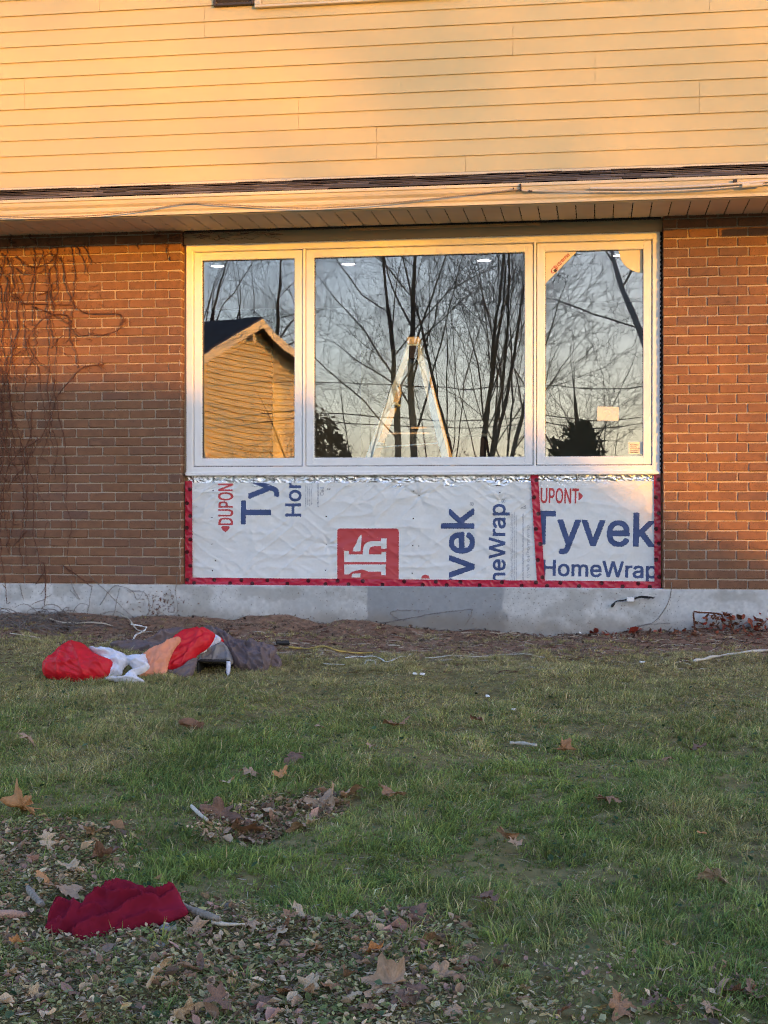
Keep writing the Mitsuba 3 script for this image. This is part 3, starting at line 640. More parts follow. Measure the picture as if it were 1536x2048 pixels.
# ------------------------------------------------------------------ cables along the gutter
mat('m_cable', (0.30, 0.22, 0.15), 0.5); mat('m_cable_pale', (0.55, 0.48, 0.40), 0.5); mat('m_clip', (0.04, 0.03, 0.03), 0.5)
def cable(px, Y, rad, bsdf, key, label):
    b = Bag(); b.tube(spline([W(a, c, Y) for a, c in px], 10), rad, 7)
    k = add(key, b.mesh(), bsdf, smooth=True); tag(k, label, 'cable'); return k
cable([(-60, 433), (0, 433), (90, 435), (200, 430), (290, 420), (350, 410), (390, 406), (440, 409), (600, 416), (690, 413), (760, 408), (850, 399), (960, 387), (1030, 380), (1041, 379)], -0.735, 0.004, 'm_cable', 'gutter_cable', 'thin brown cable sagging along the left and middle of the gutter')
cable([(1041, 379), (1062, 382), (1190, 383), (1300, 383), (1400, 379), (1480, 373), (1560, 366)], -0.738, 0.0045, 'm_cable_pale', 'gutter_cable_001', 'pale cable along the right end of the gutter')
cable([(1180, 377), (1300, 376), (1400, 372), (1480, 367), (1560, 360)], -0.744, 0.008, 'm_cable_pale', 'gutter_cable_002', 'thicker pale cable above the other one at the right of the gutter')
k = tag('cable_joint', 'pale cable joint on the gutter at the right edge', 'cable joint')
b = Bag(); b.tube([W(1484, 372, -0.75), W(1500, 371, -0.75)], 0.013, 10); add('cable_joint__sleeve', b.mesh(), 'm_cream', smooth=30)
b = Bag(); b.tube([W(1501, 371, -0.75), W(1526, 369, -0.75)], 0.011, 10); add('cable_joint__collar', b.mesh(), 'm_cream', smooth=30)
p = W(1041, 376, -0.745); k = add('cable_clip', cat([box(p[0] - 0.006, p[0] + 0.006, -0.752, -0.739, p[2] - 0.02, p[2] + 0.028, 0.002), box(p[0] - 0.05, p[0] - 0.042, -0.75, -0.74, p[2] - 0.006, p[2] + 0.004), box(p[0] + 0.05, p[0] + 0.075, -0.75, -0.74, p[2] - 0.028, p[2] - 0.018)]), 'm_clip'); tag(k, 'small dark clip standing on the middle of the gutter', 'clip')
p = W(1470, 362, -0.745); k = add('cable_clip', box(p[0] - 0.012, p[0] + 0.012, -0.755, -0.739, p[2] - 0.009, p[2] + 0.009, 0.002), 'm_clip'); tag(k, 'small dark clip near the right end of the gutter', 'clip')
# wire stub with white connector on the foundation
k = tag('wire_stub', 'black wire stub with a white connector sticking out of the foundation', 'wire')
b = Bag(); b.tube(spline([W(1225, 1213, -.03), W(1232, 1203, -.035), W(1245, 1201, -.035), W(1253, 1199, -.035)], 6), 0.0045, 7); b.tube(spline([W(1269, 1197, -.035), W(1282, 1193, -.04), W(1296, 1194, -.04), W(1308, 1196, -.03)], 6), 0.0055, 7); b.tube(spline([W(1269, 1198, -.035), W(1282, 1195, -.045), W(1300, 1197, -.04)], 6), 0.003, 6)
b.tube([W(1223, 1214, -.03), W(1228, 1207, -.03)], 0.009, 7)
add('wire_stub__wire', b.mesh(), 'm_black', smooth=30)
a, c = W(1254, 1195, -.045), W(1268, 1203, -.025); add('wire_stub__connector', box(a[0], c[0], -.05, -.024, c[2], a[2], 0.003), 'm_frame')

# ------------------------------------------------------------------ behind the camera: what the panes reflect and what shades the front
def mirror(px, py, dist):
    """The point that the glass shows at a pixel, dist metres along the reflected ray."""
    p = W(px, py, GY); d = ray(px, py); d = np.array([d[0], -d[1], d[2]])
    return p + d * dist
def mirror_y(px, py, Y):
    p = W(px, py, GY); d = ray(px, py); d = np.array([d[0], -d[1], d[2]])
    return p + d * ((Y - p[1]) / d[1])
ZLOW = SLOPE * -13.0
mat('m_nsiding', proc(lambda p, n, uv: mix((0.82, 0.62, 0.28), (0.88, 0.68, 0.33), fbm(p.x * 2, p.y * 2, p.z * 8, 2))), 0.6, 0.3)
mat('m_ntrim', (0.62, 0.55, 0.45), 0.5); mat('m_nroof', (0.07, 0.06, 0.055), 0.9, 0.1)
def bark(name, a, b, s=18):
    return mat(name, proc(lambda p, n, uv: mix(a, b, fbm(p.x * s, p.y * s, p.z * s * 0.35, 3))), 0.9, 0.15)
bark('m_bark', (0.030, 0.024, 0.020), (0.085, 0.070, 0.058)); bark('m_barkpale', (0.16, 0.15, 0.14), (0.34, 0.32, 0.30))

# neighbour's gabled house, its lit end wall seen in the left pane
A = mirror_y(408, 800, -33.0); B = mirror_y(588, 800, -42.0)
wd = np.array([B[0] - A[0], B[1] - A[1], 0.0]); WLEN = np.linalg.norm(wd); wd /= WLEN; wn = np.array([-wd[1], wd[0], 0.0])   # wn faces the sun
if wn[0] < 0: wn = -wn
def to_wall(px, py):
    p = W(px, py, GY); d = ray(px, py); d = np.array([d[0], -d[1], d[2]])
    return p + d * (np.dot(A - p, wn) / np.dot(d, wn))
zl, zr_, za = to_wall(428, 712)[2], to_wall(583, 778)[2], to_wall(495, 652)[2]
ua = np.dot(to_wall(495, 652) - A, wd)
ze = 0.5 * (zl + zr_)
def wallpt(u, z, o=0.0): return np.array([A[0], A[1], 0]) + wd * u + wn * o + np.array([0, 0, z])
def slab_uz(poly, o0, o1):
    m = trimesh.creation.extrude_polygon(sg.Polygon(poly), o1 - o0, engine='earcut'); v = np.array(m.vertices)
    m.vertices = np.array([A[0], A[1], 0]) + v[:, [0]] * wd + (v[:, [2]] + o0) * wn + v[:, [1]] * np.array([0, 0, 1.0]); m.fix_normals(); return m
tag('neighbour_house', 'gabled house with sunlit lap siding, reflected in the left pane', 'house')
add('neighbour_house__wall', slab_uz([(0, -2), (WLEN, -2), (WLEN, ze), (ua, za), (0, ze)], -9, -0.03), 'm_nsiding')
z = ZLOW + 0.3
while z < za - 0.15:
    cut = sg.Polygon([(0, -2), (WLEN, -2), (WLEN, ze), (ua, za), (0, ze)]).intersection(sg.box(-1, z, WLEN + 1, z + 0.185))
    if cut.geom_type == 'Polygon' and cut.area > 0.02:
        m = slab_uz(list(cut.exterior.coords)[:-1], -0.028, 0.0); v = np.array(m.vertices)
        m.vertices = v + wn * (0.055 * (1 - (v[:, [2]] - z) / 0.185)) * ((v - A) @ wn > -0.01)[:, None]
        add('neighbour_house__siding_board', m, 'm_nsiding')
    z += 0.19
ov = 0.35
for nm, (u0, z0), (u1, z1) in (('l', (ua, za), (-0.45, ze - 0.45 * (za - ze) / ua)), ('r', (ua, za), (WLEN + 0.45, ze - 0.45 * (za - ze) / (WLEN - ua)))):
    add('neighbour_house__roof', slab_uz([(u0, z0 + .03), (u1, z1 + .03), (u1, z1 + .2), (u0, z0 + .2)], -9.4, ov), 'm_nroof')
    add('neighbour_house__bargeboard', slab_uz([(u0, z0 - .12), (u1, z1 - .12), (u1, z1 + .16), (u0, z0 + .16)], ov + 0.002, ov + 0.03), 'm_ntrim')
add('neighbour_house__corner_board', slab_uz([(-0.02, -1), (0.10, -1), (0.10, ze), (-0.02, ze)], 0.0, 0.05), 'm_ntrim')
add('neighbour_house__corner_board', slab_uz([(WLEN - .1, -1), (WLEN + .02, -1), (WLEN + .02, ze), (WLEN - .1, ze)], 0.0, 0.05), 'm_ntrim')
add('neighbour_house__gable_light', slab_uz([(ua - .09, za - .55), (ua + .09, za - .55), (ua + .09, za - .3), (ua - .09, za - .3)], 0.03, 0.12), 'm_ntrim')

# house across the street, towards the sun: its roof casts the shade over the lawn and the wall's foot
SKYL = [(372, 772, WY), (610, 798, WY), (850, 838, WY), (1070, 892, WY), (1180, 960, WRY), (1305, 1066, WRY), (1345, 1088, 0), (1536, 1172, 0)]
def along_sun(x, z, t, y=0.0): return np.array([x, y, z]) + SUN * t
DS = 30.0
sky_pts = [along_sun(*XZ(px_, py_, Y_), DS, Y_) for px_, py_, Y_ in SKYL]; a = sky_pts[0]
hd = np.array([math.cos(SUN_AZ), math.sin(SUN_AZ), 0.0])        # across the sun's direction, to the right
hs = np.array([SUN[0], SUN[1], 0.0]); hs /= np.linalg.norm(hs)
O = np.array([a[0], a[1], 0.0])
edge_ = [(float(np.dot(q - O, hd)), float(q[2])) for q in sky_pts]
def slab_street(poly, o0, o1):
    m = trimesh.creation.extrude_polygon(sg.Polygon(poly), o1 - o0, engine='earcut'); v = np.array(m.vertices)
    m.vertices = O + v[:, [0]] * hd + (v[:, [2]] + o0) * hs + v[:, [1]] * np.array([0, 0, 1.0]); m.fix_normals(); return m
tag('street_house', 'low house across the street towards the sun', 'house')
ridge = edge_[0][1] + 0.55; e0, ez = edge_[-1][0] + 2.5, edge_[-1][1] - 0.9; e1 = -14.0
low = [(u, z - .16) for u, z in edge_]
add('street_house__wall', slab_street([(e0 - .4, -3), (e0 - .4, ez - .02)] + [(u, z - .17) for u, z in edge_[::-1]] + [(-3.0, ridge - .17), (-9, ridge - .17), (e1 + .4, ez), (e1 + .4, -3)], 0.4, 9), 'm_nsiding')
add('street_house__roof', slab_street([(e0, ez - .15), (e0, ez)] + edge_[::-1] + [(-3.0, ridge), (-9.0, ridge), (e1, ez), (e1, ez - .15), (-9, ridge - .16), (-3, ridge - .16)] + low, 0.0, 9.4), 'm_nroof')
add('street_house__chimney', slab_street([(-6.5, ridge), (-5.7, ridge), (-5.7, ridge + .9), (-6.5, ridge + .9)], 4, 5), 'm_brick_0')

# trees: tapered trunk, limbs and twigs grown recursively
def grow(seed, base, height, r0, lean=(0, 0), stems=1, spread=0.25, levels=4, kids=(9, 7, 6, 4), up=0.25, first=0.3, ang=(28, 55), twig=0.0035):
    g = np.random.default_rng(seed); trunk, crown = Bag(), Bag()
    def branch(p, d, L, rad, lev):
        n = 8 if lev == 0 else (6 if lev == 1 else 5); pts = [np.array(p, float)]; d = d / np.linalg.norm(d)
        wob = (0.06, 0.14, 0.2, 0.24, 0.25)[lev]
        for _ in range(n - 1):
            d = d + g.normal(0, wob, 3) + np.array([0, 0, up * (0.3 if lev == 0 else 0.42)]) / n; d /= np.linalg.norm(d); pts.append(pts[-1] + d * L / (n - 1))
        pts = np.array(pts); s = np.linspace(0, 1, n)
        rr = np.maximum(rad * (1 - (0.93 if lev == 0 else 0.85) * s), twig)
        (trunk if lev == 0 else crown).tube(pts, rr, (9, 6, 4, 3, 3)[lev])
        if lev + 1 >= levels: return
        k = kids[lev]; k = max(2, int(k * g.uniform(0.8, 1.2)))
        s0 = first if lev == 0 else 0.22
        for j in range(k):
            t = s0 + (1 - s0) * (j + g.uniform(0.2, 0.8)) / k; i = min(int(t * (n - 1)), n - 2); f = t * (n - 1) - i
            q = pts[i] * (1 - f) + pts[i + 1] * f; dd = pts[i + 1] - pts[i]; dd /= np.linalg.norm(dd)
            ax = np.cross(dd, g.normal(0, 1, 3)); ax /= np.linalg.norm(ax); th = math.radians(g.uniform(*ang))
            nd = dd * math.cos(th) + ax * math.sin(th)
            branch(q, nd, L * g.uniform(0.42, 0.68) * (1 - 0.35 * t), float(np.interp(t, s, rr)) * g.uniform(0.30, 0.46), lev + 1)
    for s_ in range(stems):
        ph = 2 * np.pi * (s_ + g.uniform(0, .5)) / stems; k = spread if stems > 1 else 0
        d = np.array([lean[0] + k * math.cos(ph), lean[1] + k * math.sin(ph), 1.0])
        q = np.array(base, float) + (np.array([math.cos(ph), math.sin(ph), 0]) * r0 * 1.1 if stems > 1 else 0)
        branch(q, d, height * g.uniform(0.85, 1.05), r0 * g.uniform(0.75, 1.0), 0)
    return trunk, crown
def plant_tree(seed, base, label, bsdf='m_bark', key='bare_tree', **kw):
    t, c = grow(seed, base, **kw); k = uniq(key); tag(k, label, 'tree')
    scene[k + '__trunk'] = mikit.ply(t.mesh(), bsdf, smooth=True); scene[k + '__crown'] = mikit.ply(c.mesh(), 'm_bark')
def foot(px, Y): p = mirror_y(px, 900, Y); return np.array([p[0], p[1], ZLOW - 0.1])
plant_tree(11, foot(792, -19), 'bare forked tree reflected behind the ladder', height=9.5, r0=0.12, lean=(0.03, 0), stems=2, spread=0.07, kids=(12, 9, 7, 4), first=0.33, levels=4)
plant_tree(23, foot(968, -21), 'bare many-stemmed tree fanning out, reflected at the right of the middle pane', height=10, r0=0.075, stems=6, spread=0.16, kids=(9, 8, 6, 4), first=0.25, ang=(15, 40))
plant_tree(24, foot(1010, -25), 'bare many-stemmed tree reflected beside the frame of the right pane', height=9, r0=0.055, lean=(0.1, 0), stems=3, spread=0.16, kids=(8, 7, 5, 3), first=0.25)
b5 = foot(1430, -15); plant_tree(35, b5, 'pale leaning tree with a fork, reflected in the right pane', bsdf='m_barkpale', height=8.5, r0=0.12, lean=(-0.33, 0), kids=(10, 9, 7, 4), first=0.42)
plant_tree(46, foot(1130, -33), 'dense bare tree reflected at the left of the right pane', height=8, r0=0.05, stems=3, spread=0.3, kids=(9, 8, 6, 3), first=0.2, up=0.05)
plant_tree(57, foot(690, -27), 'bare twiggy tree reflected at the left of the middle pane', height=6.2, r0=0.05, stems=3, spread=0.25, kids=(8, 7, 6, 3), first=0.2, up=0.1)
plant_tree(68, foot(500, -58), 'bare tree rising behind the gabled house in the left pane', height=17, r0=0.17, stems=2, spread=0.1, kids=(12, 8, 6, 4), first=0.4)
plant_tree(69, foot(440, -55), 'bare tree left of the gabled house in the left pane', height=16, r0=0.17, kids=(14, 10, 7, 4), first=0.35)
plant_tree(70, foot(570, -60), 'slender bare tree right of the gabled house in the left pane', height=14, r0=0.09, stems=3, spread=0.12, kids=(10, 8, 6, 4), first=0.25)
plant_tree(71, foot(870, -45), 'far bare tree reflected between the two nearer ones', height=9, r0=0.05, stems=2, spread=0.15, kids=(8, 6, 5, 3), first=0.25)
plant_tree(72, foot(1230, -48), 'far bare tree reflected low in the right pane', height=8, r0=0.045, stems=2, spread=0.2, kids=(8, 6, 5, 3), first=0.2)
# trees towards the sun whose branches dapple the upper wall
for i, (x, z, t, hgt, sd) in enumerate(((0.45, 0.0, 54, 11.8, 81), (1.45, 0.0, 46, 10.6, 82))):
    p = along_sun(x, 3.6, t); p[2] = ZLOW - 0.1
    plant_tree(sd, p, ('bare street tree beyond the low house', 'bare street tree right of the low house', 'bare street tree at the far end of the low house')[i], height=hgt, r0=0.055, stems=3, spread=0.13, kids=(12, 9, 5, 3), first=0.5, twig=0.0068)
# neighbour's shading tree near its lit wall
p = (A + B) / 2 + SUN * 16 + np.array([0.4, 0.3, 0]); p[2] = ZLOW - 0.1
plant_tree(91, p, 'bare tree standing in front of the gabled house', height=7.5, r0=0.12, stems=2, spread=0.1, kids=(6, 4, 4, 3), first=0.35)
# bushes
def bush(seed, c, rx, rz, n, label, col):
    g = np.random.default_rng(seed); u = g.normal(0, 1, (n, 3)); u /= np.linalg.norm(u, axis=1, keepdims=True); u[:, 2] = np.abs(u[:, 2])
    rr = g.uniform(0.35, 1.0, (n, 1)) ** 0.5 * (0.75 + 0.5 * N2(u[:, 0] * 2, u[:, 1] * 2 + u[:, 2], 1.5, seed)[:, None])
    P = np.asarray(c) + u * rr * np.array([rx, rx, rz]); s = g.uniform(.04, .09, (n, 1))
    t1 = g.normal(0, 1, (n, 3)); t1 /= np.linalg.norm(t1, axis=1, keepdims=True); t2 = np.cross(t1, g.normal(0, 1, (n, 3))); t2 /= np.linalg.norm(t2, axis=1, keepdims=True)
    v = np.stack([P - t1 * s * 1.6, P + t2 * s * .6, P + t1 * s * 1.6, P - t2 * s * .6], 1).reshape(-1, 3); i = np.arange(n)[:, None] * 4
    f = np.vstack([i + [0, 1, 2], i + [0, 2, 3]])
    k = uniq('bush'); tag(k, label, 'bush')
    cc = np.repeat(np.asarray(col) * g.uniform(0.6, 1.4, (n, 1)), 4, 0)
    scene[k + '__foliage'] = mikit.ply(trimesh.Trimesh(v, f, process=False), 'm_litter', color=cc)
    b = Bag()
    for _ in range(9): b.tube(np.array([c, np.asarray(c) + g.normal(0, 1, 3) * (rx * .3, rx * .3, 0) + (0, 0, rz * .55)]), [0.03, 0.01], 5)
    scene[k + '__stem'] = mikit.ply(b.mesh(), 'm_bark')
p = foot(652, -24); bush(1, p, 1.0, 4.1, 4500, 'dark bush reflected at the bottom left of the middle pane', (0.035, 0.03, 0.02))
p = foot(1155, -20); bush(2, p, 0.80, 3.75, 9000, 'rounded dark evergreen reflected at the bottom of the right pane', (0.022, 0.035, 0.018))
for i, (px, Y, rx, rz) in enumerate(((760, -50, 2.6, 3.2), (900, -52, 3.0, 3.6), (1030, -50, 2.4, 3.6), (1240, -52, 2.4, 2.9), (690, -50, 1.8, 3.4))):
    bush(10 + i, foot(px, Y), rx * 1.3, rz * 1.15, 2200, 'brown hedge shrub reflected along the foot of the panes, number'.replace(', number', ('', ' below the ladder', ' under the many-stemmed tree', ' beside the right mullion', ' at the right', ' at the left')[i + 1]), (0.075, 0.05, 0.028))
k = tag('utility_line', 'utility wires crossing low in the reflection', 'wire')
b = Bag()
for py_ in (823, 838, 762):
    q0, q1 = mirror_y(380, py_ - 8, -38), mirror_y(1420, py_ + 2, -38); t = np.linspace(-0.5, 1.5, 20)[:, None]; b.tube(q0 + (q1 - q0) * t - np.array([0, 0, 0.5]) * (1 - (t - .5) ** 2) * .3, 0.016, 4)
add('utility_line__wire', b.mesh(), 'm_black')

# ------------------------------------------------------------------ dry creeper on the left wall
mat('m_vine', proc(lambda p, n, uv: mix((0.075, 0.032, 0.022), (0.17, 0.075, 0.048), fbm(p.x * 30, p.z * 30, 1.0, 2))), 0.85, 0.15)
mat('m_vinegrey', proc(lambda p, n, uv: mix((0.10, 0.085, 0.075), (0.24, 0.21, 0.19), fbm(p.x * 30, p.z * 30, 1.0, 2))), 0.9, 0.1)
mat('m_straw', proc(lambda p, n, uv: mix((0.42, 0.36, 0.27), (0.60, 0.54, 0.44), fbm(p.x * 30, p.z * 30, p.y * 30, 2))), 0.8, 0.2)
z5 = lambda L: [(a / 3.84, 420 + b / 3.84) for a, b in L]; z6 = lambda L: [(a / 3.84, 790 + b / 3.84) for a, b in L]
vines = [z5(v) for v in (
    [(470,360),(500,450),(520,560),(560,680),(585,740),(620,770),(690,795),(800,797),(920,800),(955,840),(960,865),(920,920),(860,945),(800,960),(730,955),(650,965),(610,945),(570,880),(565,800),(575,740)],
    [(545,880),(545,980),(555,1020),(580,1060),(600,1120),(610,1210)], [(460,800),(400,810),(330,850),(270,920),(230,980),(205,1000)], [(460,800),(520,810),(545,850),(560,870)],
    [(395,325),(430,370),(450,450),(455,540),(450,640),(410,720)], [(395,325),(330,370),(290,450),(265,520),(240,620),(215,720)],
    [(20,330),(80,380),(110,440),(120,540),(130,650),(170,690),(195,760),(200,880),(205,1000),(250,1080),(300,1160),(360,1200)], [(0,420),(40,470),(80,550),(95,650),(150,690)],
    [(130,350),(190,410),(250,435),(330,430),(390,400),(450,360),(490,380)], [(130,440),(190,480),(260,490),(330,470),(380,430)], [(270,290),(280,350),(275,440),(270,520)],
    [(600,270),(640,360),(670,430),(690,500)], [(650,270),(690,340),(715,420)], [(560,280),(575,380),(585,500),(575,620),(565,720)], [(150,720),(300,720),(420,725),(560,730)],
    [(250,740),(330,770),(420,800),(500,850),(550,880)], [(0,540),(20,620),(25,760),(40,900),(30,1000),(45,1130)], [(60,580),(65,700),(50,860),(30,1000)],
    [(150,820),(155,900),(130,1000),(110,1100),(90,1200),(80,1320),(70,1459)], [(230,980),(210,1060),(120,1110)], [(1300,260),(1295,330),(1320,380)], [(1060,255),(1075,300)],
    [(300,650),(400,620),(450,600)], [(400,1060),(450,1000),(500,960)], [(205,1000),(230,1080),(300,1210)], [(80,170),(95,200),(80,250),(130,250),(100,300)], [(130,130),(200,150),(235,190),(235,215),(270,240),(290,260)])]
vines += [z5([(800,1185),(720,1190),(640,1215),(560,1300),(480,1390)]) + z6([(440,20),(400,150),(330,320),(250,460),(180,560),(110,640),(60,740)])]
vines += [z6(v) for v in ([(80,0),(90,150),(95,280),(120,380),(130,560),(170,680),(195,800),(190,900)], [(300,340),(200,400),(110,500),(60,560)], [(105,900),(100,1000),(80,1080),(50,1160)], [(210,1040),(160,1100),(100,1170)],
    [(20,0),(30,120),(20,300),(45,420),(30,560),(40,680),(15,780),(20,900),(5,1000),(10,1160),(30,1300),(50,1480),(60,1600)], [(340,1290),(350,1400),(350,1500),(345,1620)], [(490,1310),(560,1360),(640,1420),(700,1470)], [(330,1370),(300,1420),(280,1450)])]
vk = tag('creeper', 'dry leafless creeper climbing the left brick wall up to the eave', 'creeper')
r = np.random.default_rng(31)
def vine_tube(bag, pxs, rad, y0=-0.012, wob=0.006):
    P = spline([W(a, b, y0) for a, b in pxs], 7); n = len(P)
    P[:, 1] -= np.abs(np.cumsum(r.normal(0, 0.004, n))) % 0.03; P += r.normal(0, 0.0012, (n, 3))
    bag.tube(P, rad * np.linspace(1.1, 0.6, n), 6); return P
for v in vines:
    b = Bag(); P = vine_tube(b, v, 0.0042)
    for _ in range(len(P) // 4):
        q = P[r.integers(len(P))]; d = np.array([r.normal(0, .03), -abs(r.normal(0, .012)), r.normal(0, .03)]); b.tube(np.array([q, q + d * .5 + r.normal(0, .004, 3), q + d]), [0.0022, 0.0018, 0.0012], 4)
    add('creeper__stem', b.mesh(), 'm_vine', smooth=True)
for i in range(34):                                     # the thick hanging skein at the wall's left end
    x = r.uniform(-60, 28) if i % 3 else r.uniform(20, 120); y, pts = (r.uniform(488, 560) if i % 2 else r.uniform(560, 900)), []
    end = y + r.uniform(120, 480)
    while y < min(end, 1160): pts.append((x, y)); x += r.normal(-0.15, 5); y += r.uniform(18, 36)
    if len(pts) > 2:
        b = Bag(); vine_tube(b, pts, r.uniform(0.0015, 0.0042)); add('creeper__stem', b.mesh(), 'm_vine', smooth=True)
b = Bag()                                               # small tendrils and hold-fasts
for _ in range(250):
    x, y = (abs(r.normal(0, 60)) - 25, r.uniform(485, 1000)) if _ < 140 else (r.uniform(0, 200), r.uniform(480, 760))
    if _ > 215: x, y = r.uniform(-20, 200), r.uniform(478, 495)
    p = W(x, y, -0.006); th = r.uniform(0, 6.28); L = r.uniform(.02, .07); pts = [p]
    for s in range(4): th += r.normal(0, .6); pts.append(pts[-1] + np.array([math.cos(th), r.normal(0, .25), math.sin(th)]) * L / 4)
    b.tube(np.array(pts), 0.0013, 4)
tag(add('creeper__tendril', b.mesh(), 'm_vine'), kind='stuff')
# creeper remains along the soffit edge and on the foundation
b = Bag()
for _ in range(60):
    p = W(r.uniform(330, 560), 0, -0.0); p = W(r.uniform(300, 560), r.uniform(462, 476), -0.03); p[2] = min(p[2], ZS - 0.004); pts = [p]
    th = r.choice([0, np.pi]) + r.normal(0, .4)
    for s in range(5): th += r.normal(0, .4); pts.append(pts[-1] + np.array([math.cos(th), r.normal(0, .2), -abs(math.sin(th)) * .4]) * 0.02)
    b.tube(np.array(pts), 0.0016, 4)
tag(add('creeper__soffit_tendril', b.mesh(), 'm_vine'), kind='stuff')
b = Bag(); P = vine_tube(b, [(730, 1252), (770, 1245), (820, 1236), (880, 1225), (945, 1218)], 0.003, -0.02); vine_tube(b, [(945, 1218), (940, 1235), (930, 1250)], 0.002, -0.02); vine_tube(b, [(800, 1240), (780, 1225), (815, 1220), (850, 1222)], 0.002, -0.02)
k = add('trailing_stem', b.mesh(), 'm_vinegrey', smooth=True); tag(k, 'thin grey creeper stem arching over the grey patch of the foundation', 'stem')
b = Bag(); vine_tube(b, [(1343, 1165), (1340, 1195), (1325, 1225), (1305, 1245), (1270, 1252)], 0.003, -0.02); vine_tube(b, [(1250, 1262), (1290, 1250), (1340, 1246)], 0.0025, -0.02)
k = add('trailing_stem', b.mesh(), 'm_vinegrey', smooth=True); tag(k, 'thin dark stem hanging over the foundation right of the window', 'stem')
b = Bag()
for v in ([(355, 1145), (352, 1180), (357, 1215), (350, 1258)], [(178, 1150), (215, 1185), (245, 1215), (280, 1245)], [(175, 1225), (185, 1170)], [(200, 1210), (225, 1175), (240, 1172), (265, 1182), (275, 1200), (290, 1180)], [(225, 1240), (235, 1200), (240, 1175)], [(255, 1182), (290, 1185), (300, 1215), (290, 1240)], [(40, 1170), (48, 1200)], [(142, 1160), (148, 1180), (160, 1200), (140, 1180)]):
    vine_tube(b, v, 0.0024, -0.02)
k = add('trailing_stem', b.mesh(), 'm_vinegrey', smooth=True); tag(k, 'sparse grey stems on the foundation left of the window', 'stem')
b = Bag()
for _ in range(150):
    px_, py_ = r.normal(320, 28), r.normal(1208, 16); p = W(px_, min(py_, 1240), -0.012); d = r.normal(0, 1, 3) * (.008, .004, .008); b.tube(np.array([p, p + d * .6, p + d + (0, -.003, .002)]), [.0015, .003, .001], 4)
for _ in range(260):
    px_, py_ = r.uniform(180, 1330), r.uniform(1180, 1250); p = W(px_, py_, -0.012); d = r.normal(0, 1, 3) * (.006, .002, .006); b.tube(np.array([p, p + d]), [.0014, .001], 3)
k = add('creeper_remains', b.mesh(), 'm_vine'); tag(k, 'dark dried creeper suckers left on the concrete foundation', 'creeper remains', kind='stuff')

# brush at the left foot of the wall
def curls(key, n, xr, yr, rad, hgt, bsdf, label, cat_, seed, Lr=(0.15, 0.4)):
    g = np.random.default_rng(seed); b = Bag()
    for _ in range(n):
        p = G(g.uniform(*xr), g.uniform(*yr)); p[1] = min(p[1], -0.03); th, el = g.uniform(0, 6.28), g.uniform(0.1, 1.2) * hgt; L = g.uniform(*Lr); pts = [p]
        for s in range(8):
            th += g.normal(0, .45); el -= g.uniform(0, .5)
            q = pts[-1] + np.array([math.cos(th) * math.cos(el), math.sin(th) * math.cos(el) * .5, math.sin(el)]) * L / 8
            q[1] = min(q[1], -0.02); q[2] = max(q[2], float(gz(q[0], q[1])) + rad); pts.append(q)
        b.tube(np.array(pts), rad * np.linspace(1.2, .5, 9), 4)
    k = add(key, b.mesh(), bsdf, smooth=True); tag(k, label, cat_, kind='stuff'); return k
curls('dead_brush', 190, (-70, 150), (1232, 1262), 0.0028, 1.0, 'm_vinegrey', 'tangle of dead grey brush at the left foot of the wall', 'brush', 5, (.15, .42))
curls('dead_brush', 60, (100, 280), (1236, 1262), 0.002, 0.7, 'm_vinegrey', 'thin dead stems between the brush and the fabric pile', 'brush', 6, (.1, .3))
curls('dry_stems', 380, (200, 1500), (1262, 1340), 0.0022, 0.12, 'm_straw', 'scattered dry straw stems on the bare soil strip', 'dry stems', 7, (.08, .3))
curls('dry_stems', 760, (-40, 1560), (1250, 1345), 0.0022, 0.16, 'm_vine', 'brown dead vine bits strewn on the bare soil strip', 'dry stems', 8, (.06, .25))

# ------------------------------------------------------------------ cut roots, cords and sticks on the ground
def on_ground(pts, lift): return np.array([G(a, b) + np.array([0, 0, lift]) for a, b in pts])
def cord(key, pts, rad, bsdf, label, cat_, lift=None, sides=7):
    P = spline(on_ground(pts, 0), 6); 
    P[:, 2] = gz(P[:, 0], P[:, 1]) + (lift if lift is not None else rad * .8)
    b = Bag(); b.tube(P, rad * (0.9 + 0.25 * np.sin(np.arange(len(P)))), sides); k = add(key, b.mesh(), bsdf, smooth=True); return tag(k, label, cat_)
mat('m_paleroot', (0.55, 0.52, 0.45), 0.7); mat('m_rope', (0.50, 0.36, 0.10), 0.7); mat('m_white', (0.78, 0.78, 0.76), 0.5)
cord('pale_root', [(1388, 1326), (1410, 1322), (1450, 1314), (1490, 1308), (1545, 1304)], 0.009, 'm_paleroot', 'long pale stripped branch on the lawn at the right edge', 'branch', 0.012)
cord('pale_root', [(850, 1318), (950, 1316), (1000, 1312), (1070, 1314), (1092, 1322), (1097, 1336)], 0.004, 'm_paleroot', 'pale root hooking down at its end, right of the middle of the soil strip', 'root', .008)
cord('pale_root', [(690, 1318), (720, 1316), (757, 1318), (775, 1326), (800, 1316), (820, 1312)], 0.004, 'm_white', 'white tangled cord in the middle of the soil strip', 'cord', .008)
cord('pale_root', [(730, 1333), (733, 1325), (748, 1325), (752, 1333)], 0.004, 'm_paleroot', 'small looped pale root below the white cord', 'root', .01)
cord('yellow_rope', [(578, 1297), (620, 1300), (668, 1302), (700, 1308), (745, 1308)], 0.006, 'm_rope', 'yellowish rope lying right of the fabric pile', 'rope', .01)
cord('yellow_rope', [(777, 1293), (800, 1294)], 0.005, 'm_straw', 'short yellowish root end on the bare soil', 'root', .008)
cord('pale_root', [(100, 1243), (180, 1250), (225, 1258)], 0.005, 'm_straw', 'pale straight stem at the foot of the left wall', 'stem', .02)
cord('pale_root', [(262, 1252), (290, 1257), (291, 1262), (275, 1272), (265, 1283)], 0.0055, 'm_white', 'white bent cord behind the fabric pile', 'cord', .012)
